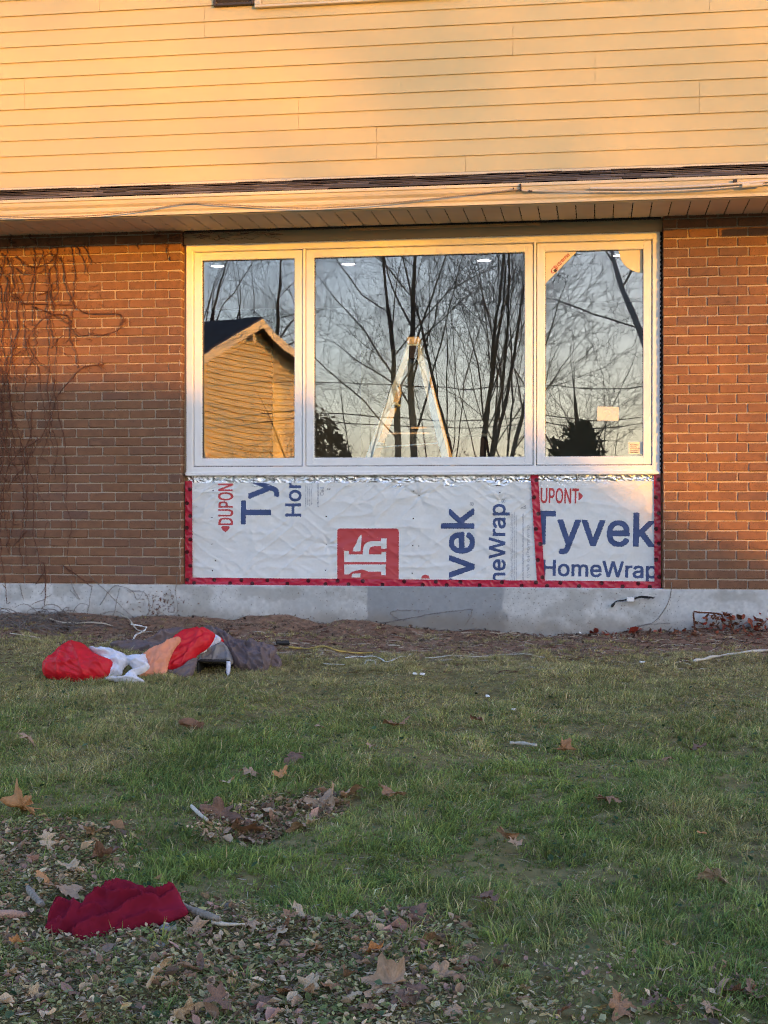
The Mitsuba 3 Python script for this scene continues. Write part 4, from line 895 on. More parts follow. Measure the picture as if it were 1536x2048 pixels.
cord('pale_root', [(20, 1270), (60, 1276), (80, 1280)], 0.004, 'm_straw', 'pale stem lying left of the fabric pile', 'stem', .012)
cord('pale_root', [(240, 1230), (262, 1248), (285, 1268)], 0.004, 'm_straw', 'slanting pale stem behind the fabric pile', 'stem', .02)
cord('pale_root', [(645, 1330), (690, 1333)], 0.004, 'm_paleroot', 'short pale root at the edge of the lawn', 'root', .01)
for a, lab in (((830, 1355), 'white scrap on the lawn below the soil strip, left one'), ((845, 1356), 'white scrap on the lawn below the soil strip, right one'), ((1027, 1427), 'white scrap on the lawn near its middle'), ((1160, 1272), 'white scrap close to the foundation'), ((1285, 1332), 'long pale chip on the lawn at the right'), ((975, 1400), 'tiny pale scrap on the lawn')):
    p = G(*a); s = r.uniform(.007, .012); m = box(-s, s, -s * .6, s * .6, -.004, .004, .002); m.vertices = np.array(m.vertices) + r.normal(0, .003, m.vertices.shape); m.apply_translation(p + (0, 0, .022)); k = add('paper_scrap', m, 'm_white'); tag(k, lab, 'scrap')
bark('m_stickbark', (0.10, 0.08, 0.062), (0.40, 0.34, 0.27), 90)
def stick(key, pts, radii, bsdf, label, lift=0.02, cat_='stick'):
    P = on_ground(pts, lift); P = spline(P, 8); n = len(P); rr = np.interp(np.linspace(0, 1, n), np.linspace(0, 1, len(radii)), radii)
    rr = rr * (1 + 0.12 * np.random.default_rng(len(scene)).normal(0, 1, n)); b = Bag(); b.tube(P, rr, 9); k = add(key, b.mesh(), bsdf, smooth=True); return tag(k, label, cat_)
stick('broken_stick', [(300, 1818), (340, 1830), (380, 1842), (420, 1856), (440, 1862)], (.013, .0125, .011, .010, .007), 'm_stickbark', 'grey bark stick poking out from under the dark red cloth', .035)
stick('broken_stick', [(425, 1857), (450, 1862), (490, 1862)], (.008, .006, .003), 'm_straw', 'splintered pale end beyond the grey bark stick', .02)
stick('broken_stick', [(56, 1795), (68, 1812), (85, 1830)], (.010, .011, .010), 'm_stickbark', 'short grey bark stick left of the dark red cloth', .03)
mat('m_orangewood', proc(lambda p, n, uv: mix((0.40, 0.22, 0.15), (0.52, 0.32, 0.23), fbm(p.x * 50, p.y * 50, 1.0, 2))), 0.8)
stick('broken_stick', [(-40, 1838), (0, 1842), (30, 1842), (52, 1843)], (.014, .014, .013, .008), 'm_orangewood', 'orange-brown wood piece at the left edge beside the dark red cloth', .02)
stick('broken_stick', [(383, 1628), (400, 1645), (415, 1657)], (.007, .008, .006), 'm_straw', 'pale short stick at the left rim of the leafy hollow', .03)
stick('broken_stick', [(1020, 1499), (1045, 1500), (1072, 1504)], (.006, .008, .006), 'm_straw', 'tan wood chip on the middle of the lawn', .03)
# bent rod frame with red leaves at the right foot of the wall
b = Bag(); b.tube(spline([W(1390, 1262, -.12), W(1388, 1240, -.12), W(1388, 1224, -.12), W(1400, 1225, -.10), W(1440, 1228, -.08), W(1446, 1240, -.08)], 5), .006, 6)
b.tube(np.array([G(1345, 1245) + (0, .0, .03), G(1392, 1262) + (0, -.05, .02)]), .007, 6)
k = add('bent_stem', b.mesh(), 'm_vine', smooth=True); tag(k, 'dark bent stem standing like a hoop at the right foot of the wall', 'stem')

# ------------------------------------------------------------------ leaves
def leaf_mesh(seed, lobes=True):
    g = np.random.default_rng(seed); n = 36; th = np.linspace(-np.pi, np.pi, n, endpoint=False)
    if lobes:
        rr = 0.42 + 0.0 * th
        for a, s, w_ in ((0, .50, .36), (0.95, .43, .34), (-0.95, .43, .34), (1.95, .30, .34), (-1.95, .30, .34)): rr = np.maximum(rr, s * np.exp(-np.abs((th - a) / w_) ** 1.5) + .37)
        rr *= 1 + g.normal(0, .07, n); rr *= np.where(np.abs(th - g.uniform(-3, 3)) < g.uniform(.2, .8), g.uniform(.6, .95), 1); rr[np.abs(th) > 2.85] = 0.12
    else: rr = 0.5 / np.sqrt((np.cos(th) / 1.6) ** 2 + (np.sin(th) / .55) ** 2) * (1 + g.normal(0, .03, n))
    V = [np.zeros((1, 2))] + [np.stack([rr * k * np.cos(th), rr * k * np.sin(th)], 1) for k in (0.4, 0.72, 1.0)]; V = np.vstack(V)
    d = np.hypot(V[:, 0], V[:, 1])
    z = 1.25 * g.uniform(0.2, 1.0) * V[:, 1] ** 2 * g.choice([1, 1, -1]) + 0.9 * g.uniform(-.3, 1) * np.maximum(V[:, 0] * g.choice([1, -1]), 0) ** 2 + 0.62 * (meshkit.fbm(np.column_stack([V * 3.5, np.full(len(V), seed)]), 3, seed) - .5) * (0.4 + d) + .03 * np.abs(np.sin(th[np.arange(len(V)) % n] * 2.5)) * d
    f = [[0, 1 + i, 1 + (i + 1) % n] for i in range(n)]
    for k in range(2):
        o = 1 + k * n
        for i in range(n): f += [[o + i, o + n + i, o + n + (i + 1) % n], [o + i, o + n + (i + 1) % n, o + (i + 1) % n]]
    v3 = np.column_stack([V, z]); st = tube_arrays(np.array([[-0.1, 0, z[0]], [-.45, .02, .02 + z[0]], [-.75, .08, .05 + z[0]]]), 0.018, 4)
    return trimesh.Trimesh(np.vstack([v3, st[0]]), np.vstack([np.array(f), st[1] + len(v3)]), process=False)
leaf_cols = [((0.22, 0.115, 0.062), (0.38, 0.215, 0.125)), ((0.29, 0.18, 0.11), (0.46, 0.31, 0.20)), ((0.13, 0.072, 0.048), (0.25, 0.145, 0.10)), ((0.38, 0.265, 0.16), (0.54, 0.41, 0.27)), ((0.42, 0.18, 0.07), (0.55, 0.28, 0.12))]
for i, (a, b_) in enumerate(leaf_cols): mat(f'm_leaf_{i}', proc(lambda p, n, uv, a=a, b_=b_: mix(a, b_, fbm(p.x * 70, p.y * 70, p.z * 70, 3))), 0.7, 0.25)
leaf_v = [(leaf_mesh(100 + i, i < 6)) for i in range(9)]
leaf_ply = [[mikit.ply(m, f'm_leaf_{j}', smooth=True) for j in range(5)] for m in leaf_v]
g = np.random.default_rng(77)
def leaf(px, py, size_px, tint, var, label, tilt=25, group=None, lift=0.012):
    p = G(px, py); sc = size_px / FPX * np.dot(p - CAM, FWD) / 1.5
    if size_px > 58 and var > 5: var -= 4
    m = T().translate([float(p[0]), float(p[1]), float(p[2] + lift)]).rotate([float(g.normal()), float(g.normal()), 0.001], float(g.uniform(6, tilt * 1.35))).rotate([0, 0, 1], float(g.uniform(0, 360))).scale(float(sc))
    k = uniq('fallen_leaf'); scene[k] = {**leaf_ply[var][tint], 'to_world': m}; tag(k, label, 'leaf', group)
def leaf_label(x, y, s, c, where, xn, xe, yn, ye):
    return f"{'large' if s >= 56 else 'small' if s <= 42 else 'middling'} {('brown', 'pinkish', 'dark', 'pale', 'orange')[c]} leaf {where}, {xn[sum(x > e for e in xe)]}, {yn[sum(y > e for e in ye)]}"
singles = [(60, 1500, 38, 1, 'tan fallen leaf on the lawn near the left edge below the fabric pile'), (795, 1467, 60, 0, 'large brown fallen leaf lying alone in the middle of the lawn'), (953, 1455, 32, 2, 'dark crumpled leaf on the lawn right of the large brown one'),
    (385, 1470, 38, 2, 'dark thin fallen leaf on the lawn above the leafy hollow'), (640, 1470, 26, 1, 'small pale fallen leaf left of the large brown one'), (1128, 1518, 34, 0, 'brown fallen leaf below the tan wood chip'), (1214, 1619, 62, 0, 'reddish brown fallen leaf alone on the right half of the lawn'),
    (1335, 1536, 28, 0, 'small brown fallen leaf on the lawn toward the right edge'), (1402, 1514, 46, 2, 'dark fallen leaf on the lawn near the right edge'), (1432, 1778, 56, 1, 'upright pinkish brown leaf on the grass at the right'), (1404, 1693, 20, 4, 'tiny orange leaf on the grass at the right'),
    (1012, 1698, 44, 0, 'brown curled leaf on the grass right of the middle'), (1030, 1712, 34, 1, 'pale leaf touching the brown curled one'), (1340, 1922, 36, 3, 'tan folded leaf at the lower right'), (975, 1826, 64, 2, 'dark arched leaf at the edge of the tall grass'), (580, 1535, 60, 2, 'dark brown leaf above the leafy hollow'),
    (742, 1512, 30, 1, 'pale leaf fragment above the leafy hollow'), (455, 1586, 44, 3, 'pale leaf above left of the leafy hollow'), (500, 1563, 50, 1, 'two-toned leaf standing above the leafy hollow'), (562, 1570, 38, 4, 'orange brown leaf standing above the leafy hollow'), (768, 1604, 48, 0, 'brown leaf right of the leafy hollow'), (795, 1608, 44, 1, 'paler leaf right of the leafy hollow'),
    (46, 1636, 50, 4, 'orange brown leaf at the left edge of the bare patch'), (188, 1688, 66, 1, 'pale pinkish leaf in the middle of the bare patch'), (92, 1708, 36, 3, 'pale small leaf in the bare patch'), (205, 1735, 72, 2, 'greyish torn leaf in the bare patch above the dark red cloth'), (90, 1780, 40, 4, 'orange leaf fragment above the short grey stick'),
    (130, 1800, 80, 1, 'large pale brown leaf touching the dark red cloth'), (140, 1762, 44, 3, 'pale curled leaf above the large pale brown one'), (440, 2035, 70, 2, 'dark brown broad leaf at the bottom edge'), (312, 1980, 54, 3, 'narrow yellowish leaf at the lower left'), (365, 1815, 30, 0, 'brown leaf below the stick')]
for i, (x, y, s, c, lab) in enumerate(singles): leaf(x, y, s, c, (i * 5) % 6 if s > 40 else int(g.integers(9)), lab, 34, lift=0.046)
for x, y, s, c in ((548, 1630, 62, 3), (465, 1655, 60, 0), (490, 1660, 66, 2), (520, 1678, 60, 2), (500, 1690, 54, 1), (480, 1688, 50, 2), (600, 1662, 52, 1), (570, 1668, 58, 2), (656, 1622, 60, 1), (700, 1597, 56, 1), (440, 1640, 44, 2), (550, 1650, 44, 0), (620, 1655, 46, 3), (482, 1672, 58, 0), (510, 1650, 40, 3), (445, 1675, 44, 1)):
    leaf(x, y, s, c, int(g.integers(6)), leaf_label(x, y, s, c, 'heaped in the lawn hollow', ('at its left end', 'left of its middle', 'in its middle', 'at its right end'), (455, 505, 565), ('top', 'centre', 'lower rim'), (1635, 1668)), 40, 'leaves heaped in the hollow', 0.02)
for x, y, s, c in ((830, 1840, 70, 2), (860, 1892, 84, 1), (580, 1843, 50, 0), (600, 1838, 44, 3), (550, 1882, 60, 3), (560, 1872, 50, 2), (500, 1858, 50, 1), (760, 1912, 56, 1), (745, 1915, 36, 4), (632, 1912, 44, 0), (780, 1982, 90, 1), (820, 1990, 60, 2), (705, 2005, 40, 3), (665, 1985, 50, 0), (770, 1958, 46, 3),
    (925, 1930, 54, 0), (880, 1962, 60, 1), (955, 1935, 40, 2), (800, 2015, 60, 2), (740, 2030, 50, 0), (620, 2000, 50, 1), (570, 2000, 60, 0), (520, 2020, 60, 2), (620, 1985, 34, 3), (800, 1848, 40, 1), (780, 1862, 44, 2), (830, 1858, 40, 2), (760, 1855, 50, 3), (700, 1848, 40, 3), (610, 1850, 40, 2),
    (60, 2008, 44, 3), (155, 2000, 40, 2), (380, 1962, 40, 0), (330, 1925, 46, 0), (400, 1940, 50, 2), (240, 1960, 40, 2), (20, 1960, 40, 3), (350, 1985, 34, 1), (370, 2042, 40, 3), (200, 1935, 34, 0), (390, 1870, 44, 1), (410, 1880, 40, 2), (30, 1900, 34, 4)):
    leaf(x, y, s, c, int(g.integers(9)), leaf_label(x, y, s, c, 'in the litter patch', ('at the far left', 'below the dark red cloth', 'right of the stick', 'left of the tall grass', 'below the tall grass', 'beside the lower right grass'), (100, 415, 575, 690, 815), ('top edge', 'upper part', 'lower part', 'bottom'), (1860, 1925, 1990)), 32, 'leaves in the litter patch', 0.02)
for x, y, s, c in ((1240, 2025, 54, 0), (1300, 2022, 40, 2), (1470, 1995, 54, 2), (1505, 2005, 60, 2), (1500, 1988, 40, 0), (1440, 1990, 44, 1), (1045, 1992, 56, 3), (1040, 2010, 40, 0), (1000, 1945, 40, 2), (1325, 1955, 40, 1), (1350, 2025, 40, 0), (1130, 2035, 44, 2), (1420, 2030, 40, 1), (920, 1965, 50, 0), (905, 2035, 50, 1)):
    leaf(x, y, s, c, int(g.integers(6)), leaf_label(x, y, s, c, 'in thin grass', ('near the litter patch', 'at the lower middle', 'at the lower right', 'near the lower right corner'), (1000, 1150, 1380), ('upper part', 'middle', 'bottom'), (1970, 2012)), 32, 'leaves at the lower right', 0.02)
# red creeper leaves at the right foot of the wall: one heap nobody could count
def scatter(key, n, pos, size, cols, seed, label, cat_, curl=0.35, lift=(0.004, 0.03), tilt=0.5, jitter=0.3, long=1.5, bsdf='m_litter'):
    g = np.random.default_rng(seed); P = pos(g, n); n = len(P); P = np.column_stack([P, gz(P[:, 0], P[:, 1]) + g.uniform(*lift, n)]) if P.shape[1] == 2 else P
    s = np.clip(size[0] * np.exp(np.abs(g.normal(0, .55, (n, 1)))), size[0], size[1] * 1.3); th = g.uniform(0, 6.28, n); z = np.clip(g.normal(0, tilt, (n, 2)), -1.2, 1.2)
    a = np.column_stack([np.cos(th), np.sin(th), z[:, 0]]); a /= np.linalg.norm(a, axis=1, keepdims=True)
    b_ = np.cross(np.column_stack([z[:, 1] * .8, g.normal(0, .3, n), np.ones(n)]), a); b_ /= np.linalg.norm(b_, axis=1, keepdims=True); nn = np.cross(a, b_)
    c = g.uniform(-.2, curl, (n, 1)) * s
    v = np.stack([P - a * s * long * .5, P - a * s * .12 * long + b_ * s * .42 + nn * c, P + a * s * .2 * long + b_ * s * .34 + nn * c * .8, P + a * s * long * .5 + nn * c * .6, P + a * s * .2 * long - b_ * s * .34 + nn * c * .8, P - a * s * .12 * long - b_ * s * .42 + nn * c, P], 1).reshape(-1, 3)
    i = np.arange(n)[:, None] * 7; f = np.vstack([i + t for t in ([0, 6, 1], [1, 6, 2], [2, 6, 3], [3, 6, 4], [4, 6, 5], [5, 6, 0])])
    pick = np.clip(((meshkit.noise(np.column_stack([P[:, :2] * 9, np.zeros(n)]), seed) * .8 + g.random(n) * .7 - .25) * len(cols)).astype(int), 0, len(cols) - 1); col = np.asarray(cols)[pick] * g.uniform(.75, 1.2, (n, 1)) * g.uniform(1 - jitter, 1 + jitter, (n, 1)); col = np.repeat(col, 7, 0) * np.tile(np.array([.9, 1, 1, 1.05, 1, 1, .85]), n)[:, None]
    k = add(key, trimesh.Trimesh(v, f, process=False), bsdf, color=np.clip(col, 0, 1)); tag(k, label, cat_, kind='stuff'); return k
def px_pos(fx, fy):
    return lambda g, n: np.array([G(a, b)[:2] for a, b in zip(fx(g, n), fy(g, n))])
RED = [(0.30, 0.05, 0.03), (0.20, 0.04, 0.028), (0.34, 0.10, 0.06), (0.12, 0.06, 0.04), (0.24, 0.11, 0.07), (0.16, 0.09, 0.06)]
def redpos(g, n):
    P = []
    for _ in range(n):
        t = g.random()
        if t < .55: x, y, z = g.uniform(1390, 1560), g.normal(1262, 9), abs(g.normal(0, .04))
        elif t < .7: x, y, z = g.normal(1445, 18), 1262, g.uniform(.02, .11)
        else: x, y, z = g.uniform(1180, 1400), g.normal(1270, 6), abs(g.normal(0, .012))
        p = G(x, y); p[1] = min(p[1], -.05); p[2] += .01 + z; P.append(p)
    return np.array(P)
scatter('red_creeper_leaves', 300, redpos, (.016, .045), RED, 3, 'heap of dried red creeper leaves at the right foot of the wall', 'leaves', tilt=.8)
# ------------------------------------------------------------------ lawn: single blades, tufts, litter
def gpoly(pts): return sg.Polygon([G(a, b)[:2] for a, b in pts])
LITTER = gpoly([(-420, 1655), (0, 1648), (90, 1640), (220, 1660), (250, 1690), (215, 1740), (200, 1775), (330, 1800), (430, 1815), (560, 1838), (720, 1842), (830, 1835), (905, 1850), (930, 1890), (945, 1940), (900, 2000), (860, 2080), (840, 2400), (-700, 2400)])
HOLL = gpoly([(395, 1640), (440, 1612), (540, 1600), (640, 1598), (715, 1592), (690, 1610), (640, 1650), (560, 1672), (520, 1692), (450, 1695), (420, 1670)])
THIN = gpoly([(930, 1890), (1100, 1905), (1300, 1935), (1700, 1950), (1750, 2400), (840, 2400), (860, 2080), (945, 1940)])
yb = float(G(768, 2048)[1])
def density(x, y):
    w = 0.42 * (N2(x, y, 5, 90, 3) - .5) + 0.05 * (N2(x, y, 30, 93, 2) - .5)
    pts = shapely.points(x + w, y + w * .7)
    lit = shapely.contains(LITTER, pts) | shapely.contains(HOLL, pts); thin = shapely.contains(THIN, pts)
    d = np.interp(y + 0.5 * (N2(x, y, 2.2, 91, 3) - .5), [-1.55, -1.15, -0.85, -0.5, 0], [1.0, 0.75, 0.30, 0.06, 0.02])
    d = d * np.interp(N2(x, y, 3.2, 92, 3), [0.25, 0.45, 0.65], [0.55, 0.9, 1.0])
    return np.where(lit, 0.13, np.where(thin, 0.55, 1.0)) * d
def halfwidth(y): return 0.275 * (y - CAM[1]) + 0.55
def sample(n, ylo, yhi, g):
    y = g.uniform(ylo, yhi, n); c = np.interp(y, [-10, 0], [1.494, 0.0]); x = c + g.uniform(-1, 1, n) * halfwidth(y)
    keep = g.random(n) < halfwidth(y) / halfwidth(0.0)
    return x[keep], y[keep]
g = np.random.default_rng(123)
NT_ = 92000
x, y = sample(NT_, yb - 1.0, -0.02, g)
ym = g.uniform(yb - 2.2, -0.02, 26000); xm = np.interp(ym, [-10, 0], [1.494, 0.0]) + np.where(g.random(26000) < .5, -1, 1) * (halfwidth(ym) + g.uniform(0, 1.6, 26000))
x, y = np.append(x, xm), np.append(y, ym)          # the lawn goes on past the sides of the frame
keep = g.random(len(x)) < density(x, y); x, y = x[keep], y[keep]; nt = len(x)
size_t = np.clip(g.lognormal(0, .35, nt) * (0.45 + 1.25 * np.clip(N2(x, y, 3.4, 97, 3) * 2.4 - .8, 0, 1)), .3, 2.2)
kb = np.clip(g.poisson(11 * size_t), 4, 28); ti = np.repeat(np.arange(nt), kb); n = len(ti)
ang = g.uniform(0, 6.28, n); rr = np.abs(g.normal(0, .010, n)) * size_t[ti]
bx, by = x[ti] + np.cos(ang) * rr, y[ti] + np.sin(ang) * rr
far = np.clip((by + 4.2) / 2.6, 0, 1); dry_t = np.clip((N2(x, y, 1.5, 98, 3) - .45) * 4 + g.normal(0, .35, nt), 0, 1.3); hue_t = np.clip(g.normal(.5, .35, nt) + 1.1 * (N2(x, y, 3.0, 99, 2) - .5), 0, 1)
L = 0.036 * size_t[ti] ** .8 * g.uniform(.5, 1.35, n) * (1 - .36 * far); width = g.uniform(0.0022, 0.0046, n)
green = np.array([0.27, 0.335, 0.085]); deep = np.array([0.15, 0.235, 0.075]); olive = np.array([0.47, 0.41, 0.175]); straw = np.array([0.70, 0.57, 0.33])
t = hue_t[ti][:, None]; col = green * (1 - t) + deep * t
o = np.clip(dry_t[ti] * .8 + 1.05 * far + g.normal(-0.15, .2, n), 0, 1)[:, None]; col = col * (1 - o * .85) + olive * o * .85
s_ = (g.random(n) < 0.04 + 0.16 * np.clip(dry_t[ti], 0, 1) + 0.24 * far)[:, None]; col = np.where(s_, straw * g.uniform(.45, 1.1, (n, 1)), col) * (g.uniform(.65, 1.3, n) * g.uniform(.62, 1.3, nt)[ti] * (0.68 + 0.7 * N2(x, y, 5.5, 94, 2))[ti])[:, None]
def tuft_blades(x, y, L, width, col, g):
    n = len(x); z = gz(x, y); comb = 6.28 * 2 * N2(x, y, 2.3, 95, 2)
    dx, dy = np.cos(ang) + 0.55 * np.cos(comb) + g.normal(0, .35, n), np.sin(ang) + 0.55 * np.sin(comb) + g.normal(0, .35, n); q = np.hypot(dx, dy) + 1e-6; dx, dy = dx / q, dy / q
    lean = np.clip(g.normal(0.84, 0.3, n), 0.05, 1.4); face = g.uniform(0, 6.28, n); wx, wy = np.cos(face) * width / 2, np.sin(face) * width / 2
    base = np.column_stack([x, y, z - 0.004]); l1 = lean * .6; l2 = np.minimum(lean * 1.75, 1.85)
    d1 = np.column_stack([dx * np.sin(l1), dy * np.sin(l1), np.cos(l1)]); d2 = np.column_stack([dx * np.sin(l2), dy * np.sin(l2), np.cos(l2)])
    m = base + d1 * (L * .55)[:, None]; tip = m + d2 * (L * .55)[:, None]; tip[:, 2] = np.maximum(tip[:, 2], z + 0.003); W3 = np.column_stack([wx, wy, np.zeros(n)])
    v = np.stack([base - W3, base + W3, m + W3 * .8, m - W3 * .8, tip], 1).reshape(-1, 3); i = np.arange(n)[:, None] * 5
    return v, np.vstack([i + [0, 1, 2], i + [0, 2, 3], i + [3, 2, 4]]), np.repeat(col, 5, 0)
v, f, c = tuft_blades(bx, by, L, width, col, g)
add('grass', trimesh.Trimesh(v, f, process=False), 'm_blade', color=np.clip(c, 0, 1)); tag('grass', 'uneven green and straw-coloured lawn grass', 'grass', kind='stuff')
print('blades', n)
# flattened straw and thatch over the soil strip and thin places
n = 120000; x, y = sample(n, yb - 1.0, -0.03, g)
k_ = g.random(len(x)) < np.maximum(np.interp(y, [-3.5, -1.6, -1.0, -0.3, 0], [.14, .45, .85, .6, .35]), 0.9 * shapely.contains(LITTER, shapely.points(x, y))) ; x, y = x[k_], y[k_]; n = len(x)
z = gz(x, y) + g.uniform(.002, .014, n); th = g.uniform(0, 6.28, n); L = g.uniform(.02, .075, n); w = g.uniform(.0009, .0022, n)
d = np.column_stack([np.cos(th), np.sin(th), g.normal(0, .12, n)]); pr = np.column_stack([-np.sin(th), np.cos(th), np.zeros(n)]) * w[:, None]; P = np.column_stack([x, y, z]); q = d * L[:, None]
bend = np.column_stack([np.zeros(n), np.zeros(n), g.uniform(0, .008, n)]) + pr * g.normal(0, 3, (n, 1))
v = np.stack([P - q * .5 - pr, P - q * .5 + pr, P + bend + pr, P + bend - pr, P + q * .5], 1).reshape(-1, 3); i = np.arange(n)[:, None] * 5
tc = np.array([(0.34, 0.26, 0.16), (0.20, 0.14, 0.09), (0.12, 0.08, 0.06), (0.48, 0.40, 0.27)])[g.integers(4, size=n)] * g.uniform(.6, 1.2, (n, 1))
add('thatch', trimesh.Trimesh(v, np.vstack([i + [0, 1, 2], i + [0, 2, 3], i + [3, 2, 4]]), process=False), 'm_blade', color=np.clip(np.repeat(tc, 5, 0), 0, 1)); tag('thatch', 'dead flattened grass and stem bits over the bare soil', 'thatch', kind='stuff')
# small-leaved ground cover and crumbled leaves of the bare patch and the hollow
def in_poly(polys, margin=0.0):
    def pos(g, n):
        out = []
        for p, share in polys:
            x0, y0, x1, y1 = p.bounds; y0 = max(y0, yb - 0.9); m = int(n * share); c = 0
            while c < m:
                x, y = g.uniform(x0, x1, m), g.uniform(y0, y1, m); w = 0.42 * (N2(x, y, 5, 90, 3) - .5) + 0.10 * g.normal(0, .6, m)
                k = shapely.contains(p, shapely.points(x + w, y + w * .7)) & (np.abs(x - np.interp(y, [-10, 0], [1.494, 0.0])) < halfwidth(y)); out.append(np.column_stack([x[k], y[k]])[:m - c]); c += k.sum()
        return np.vstack(out)
    return pos
IVY = [(0.18, 0.215, 0.08), (0.25, 0.275, 0.10), (0.36, 0.34, 0.14), (0.47, 0.41, 0.21), (0.22, 0.225, 0.115), (0.44, 0.33, 0.15), (0.62, 0.50, 0.31)]
CRUMB = [(0.46, 0.30, 0.19), (0.30, 0.19, 0.12), (0.62, 0.46, 0.30), (0.22, 0.155, 0.115), (0.44, 0.26, 0.20)]
scatter('ground_cover', 34000, in_poly([(LITTER, .95), (HOLL, .05)]), (.006, .020), IVY, 11, 'low ground cover of small grey-green leaves in the bare patch', 'ground cover', tilt=.45, lift=(.003, .022))
scatter('leaf_litter', 7500, in_poly([(LITTER, .85), (HOLL, .15)]), (.009, .036), CRUMB, 12, 'crumbled brown leaf litter among the ground cover', 'leaf litter', tilt=.5, lift=(.003, .026), curl=.7)
scatter('thin_litter', 3000, in_poly([(THIN, 1.0)]), (.007, .020), CRUMB + IVY, 13, 'thin litter of small leaves between the grass at the lower right', 'leaf litter', tilt=.5, lift=(.003, .02))
scatter('clover', 1500, lambda g, n: np.column_stack(sample(n * 2, yb - .8, -2.2, g)), (.010, .02), [(0.06, 0.10, 0.05), (0.09, 0.13, 0.07), (0.045, 0.085, 0.04)], 14, 'small clover and weed leaves among the lawn grass', 'clover', tilt=.4, lift=(.012, .035), long=1.1)
scatter('soil_crumbs', 2600, lambda g, n: np.column_stack([g.uniform(-2.9, 2.9, n), -np.abs(g.normal(0.35, .35, n))]), (.008, .024), [(0.10, .065, .05), (.16, .11, .085), (.06, .042, .035), (.22, .17, .13)], 15, 'crumbs of soil, bark and leaf bits on the bare strip', 'soil crumbs', tilt=.7, lift=(.001, .012), long=1.2)
curls('litter_stems', 420, (-60, 940), (1690, 2090), 0.0011, 0.30, 'm_straw', 'thin dry stems lying over the leaf litter', 'stems', 16, (.03, .12))
curls('litter_stems', 260, (-60, 940), (1660, 2090), 0.0013, 0.25, 'm_vine', 'thin brown stems lying over the leaf litter', 'stems', 17, (.03, .14))
# stones
for i, (px, py, s) in enumerate(((338, 1868, .030), (258, 1892, .018), (320, 1896, .016), (140, 1872, .017), (455, 1818, .020))):
    m = trimesh.creation.icosphere(3, 1.0); m.vertices = np.array(m.vertices) * (0.75 + 0.5 * meshkit.fbm(np.array(m.vertices) * 1.6 + i * 7, 3, i))[:, None] * (s, s * .8, s * .6); m.apply_translation(G(px, py) + (0, 0, s * .35))
    k = add('stone', m, 'm_concrete', smooth=True); tag(k, ('grey stone below the grey bark stick, the largest one', 'small grey stone under the dark red cloth', 'small grey stone between the cloth and the largest stone', 'grey stone at the front left corner of the dark red cloth', 'dark grey stone beside the stick')[i], 'stone')

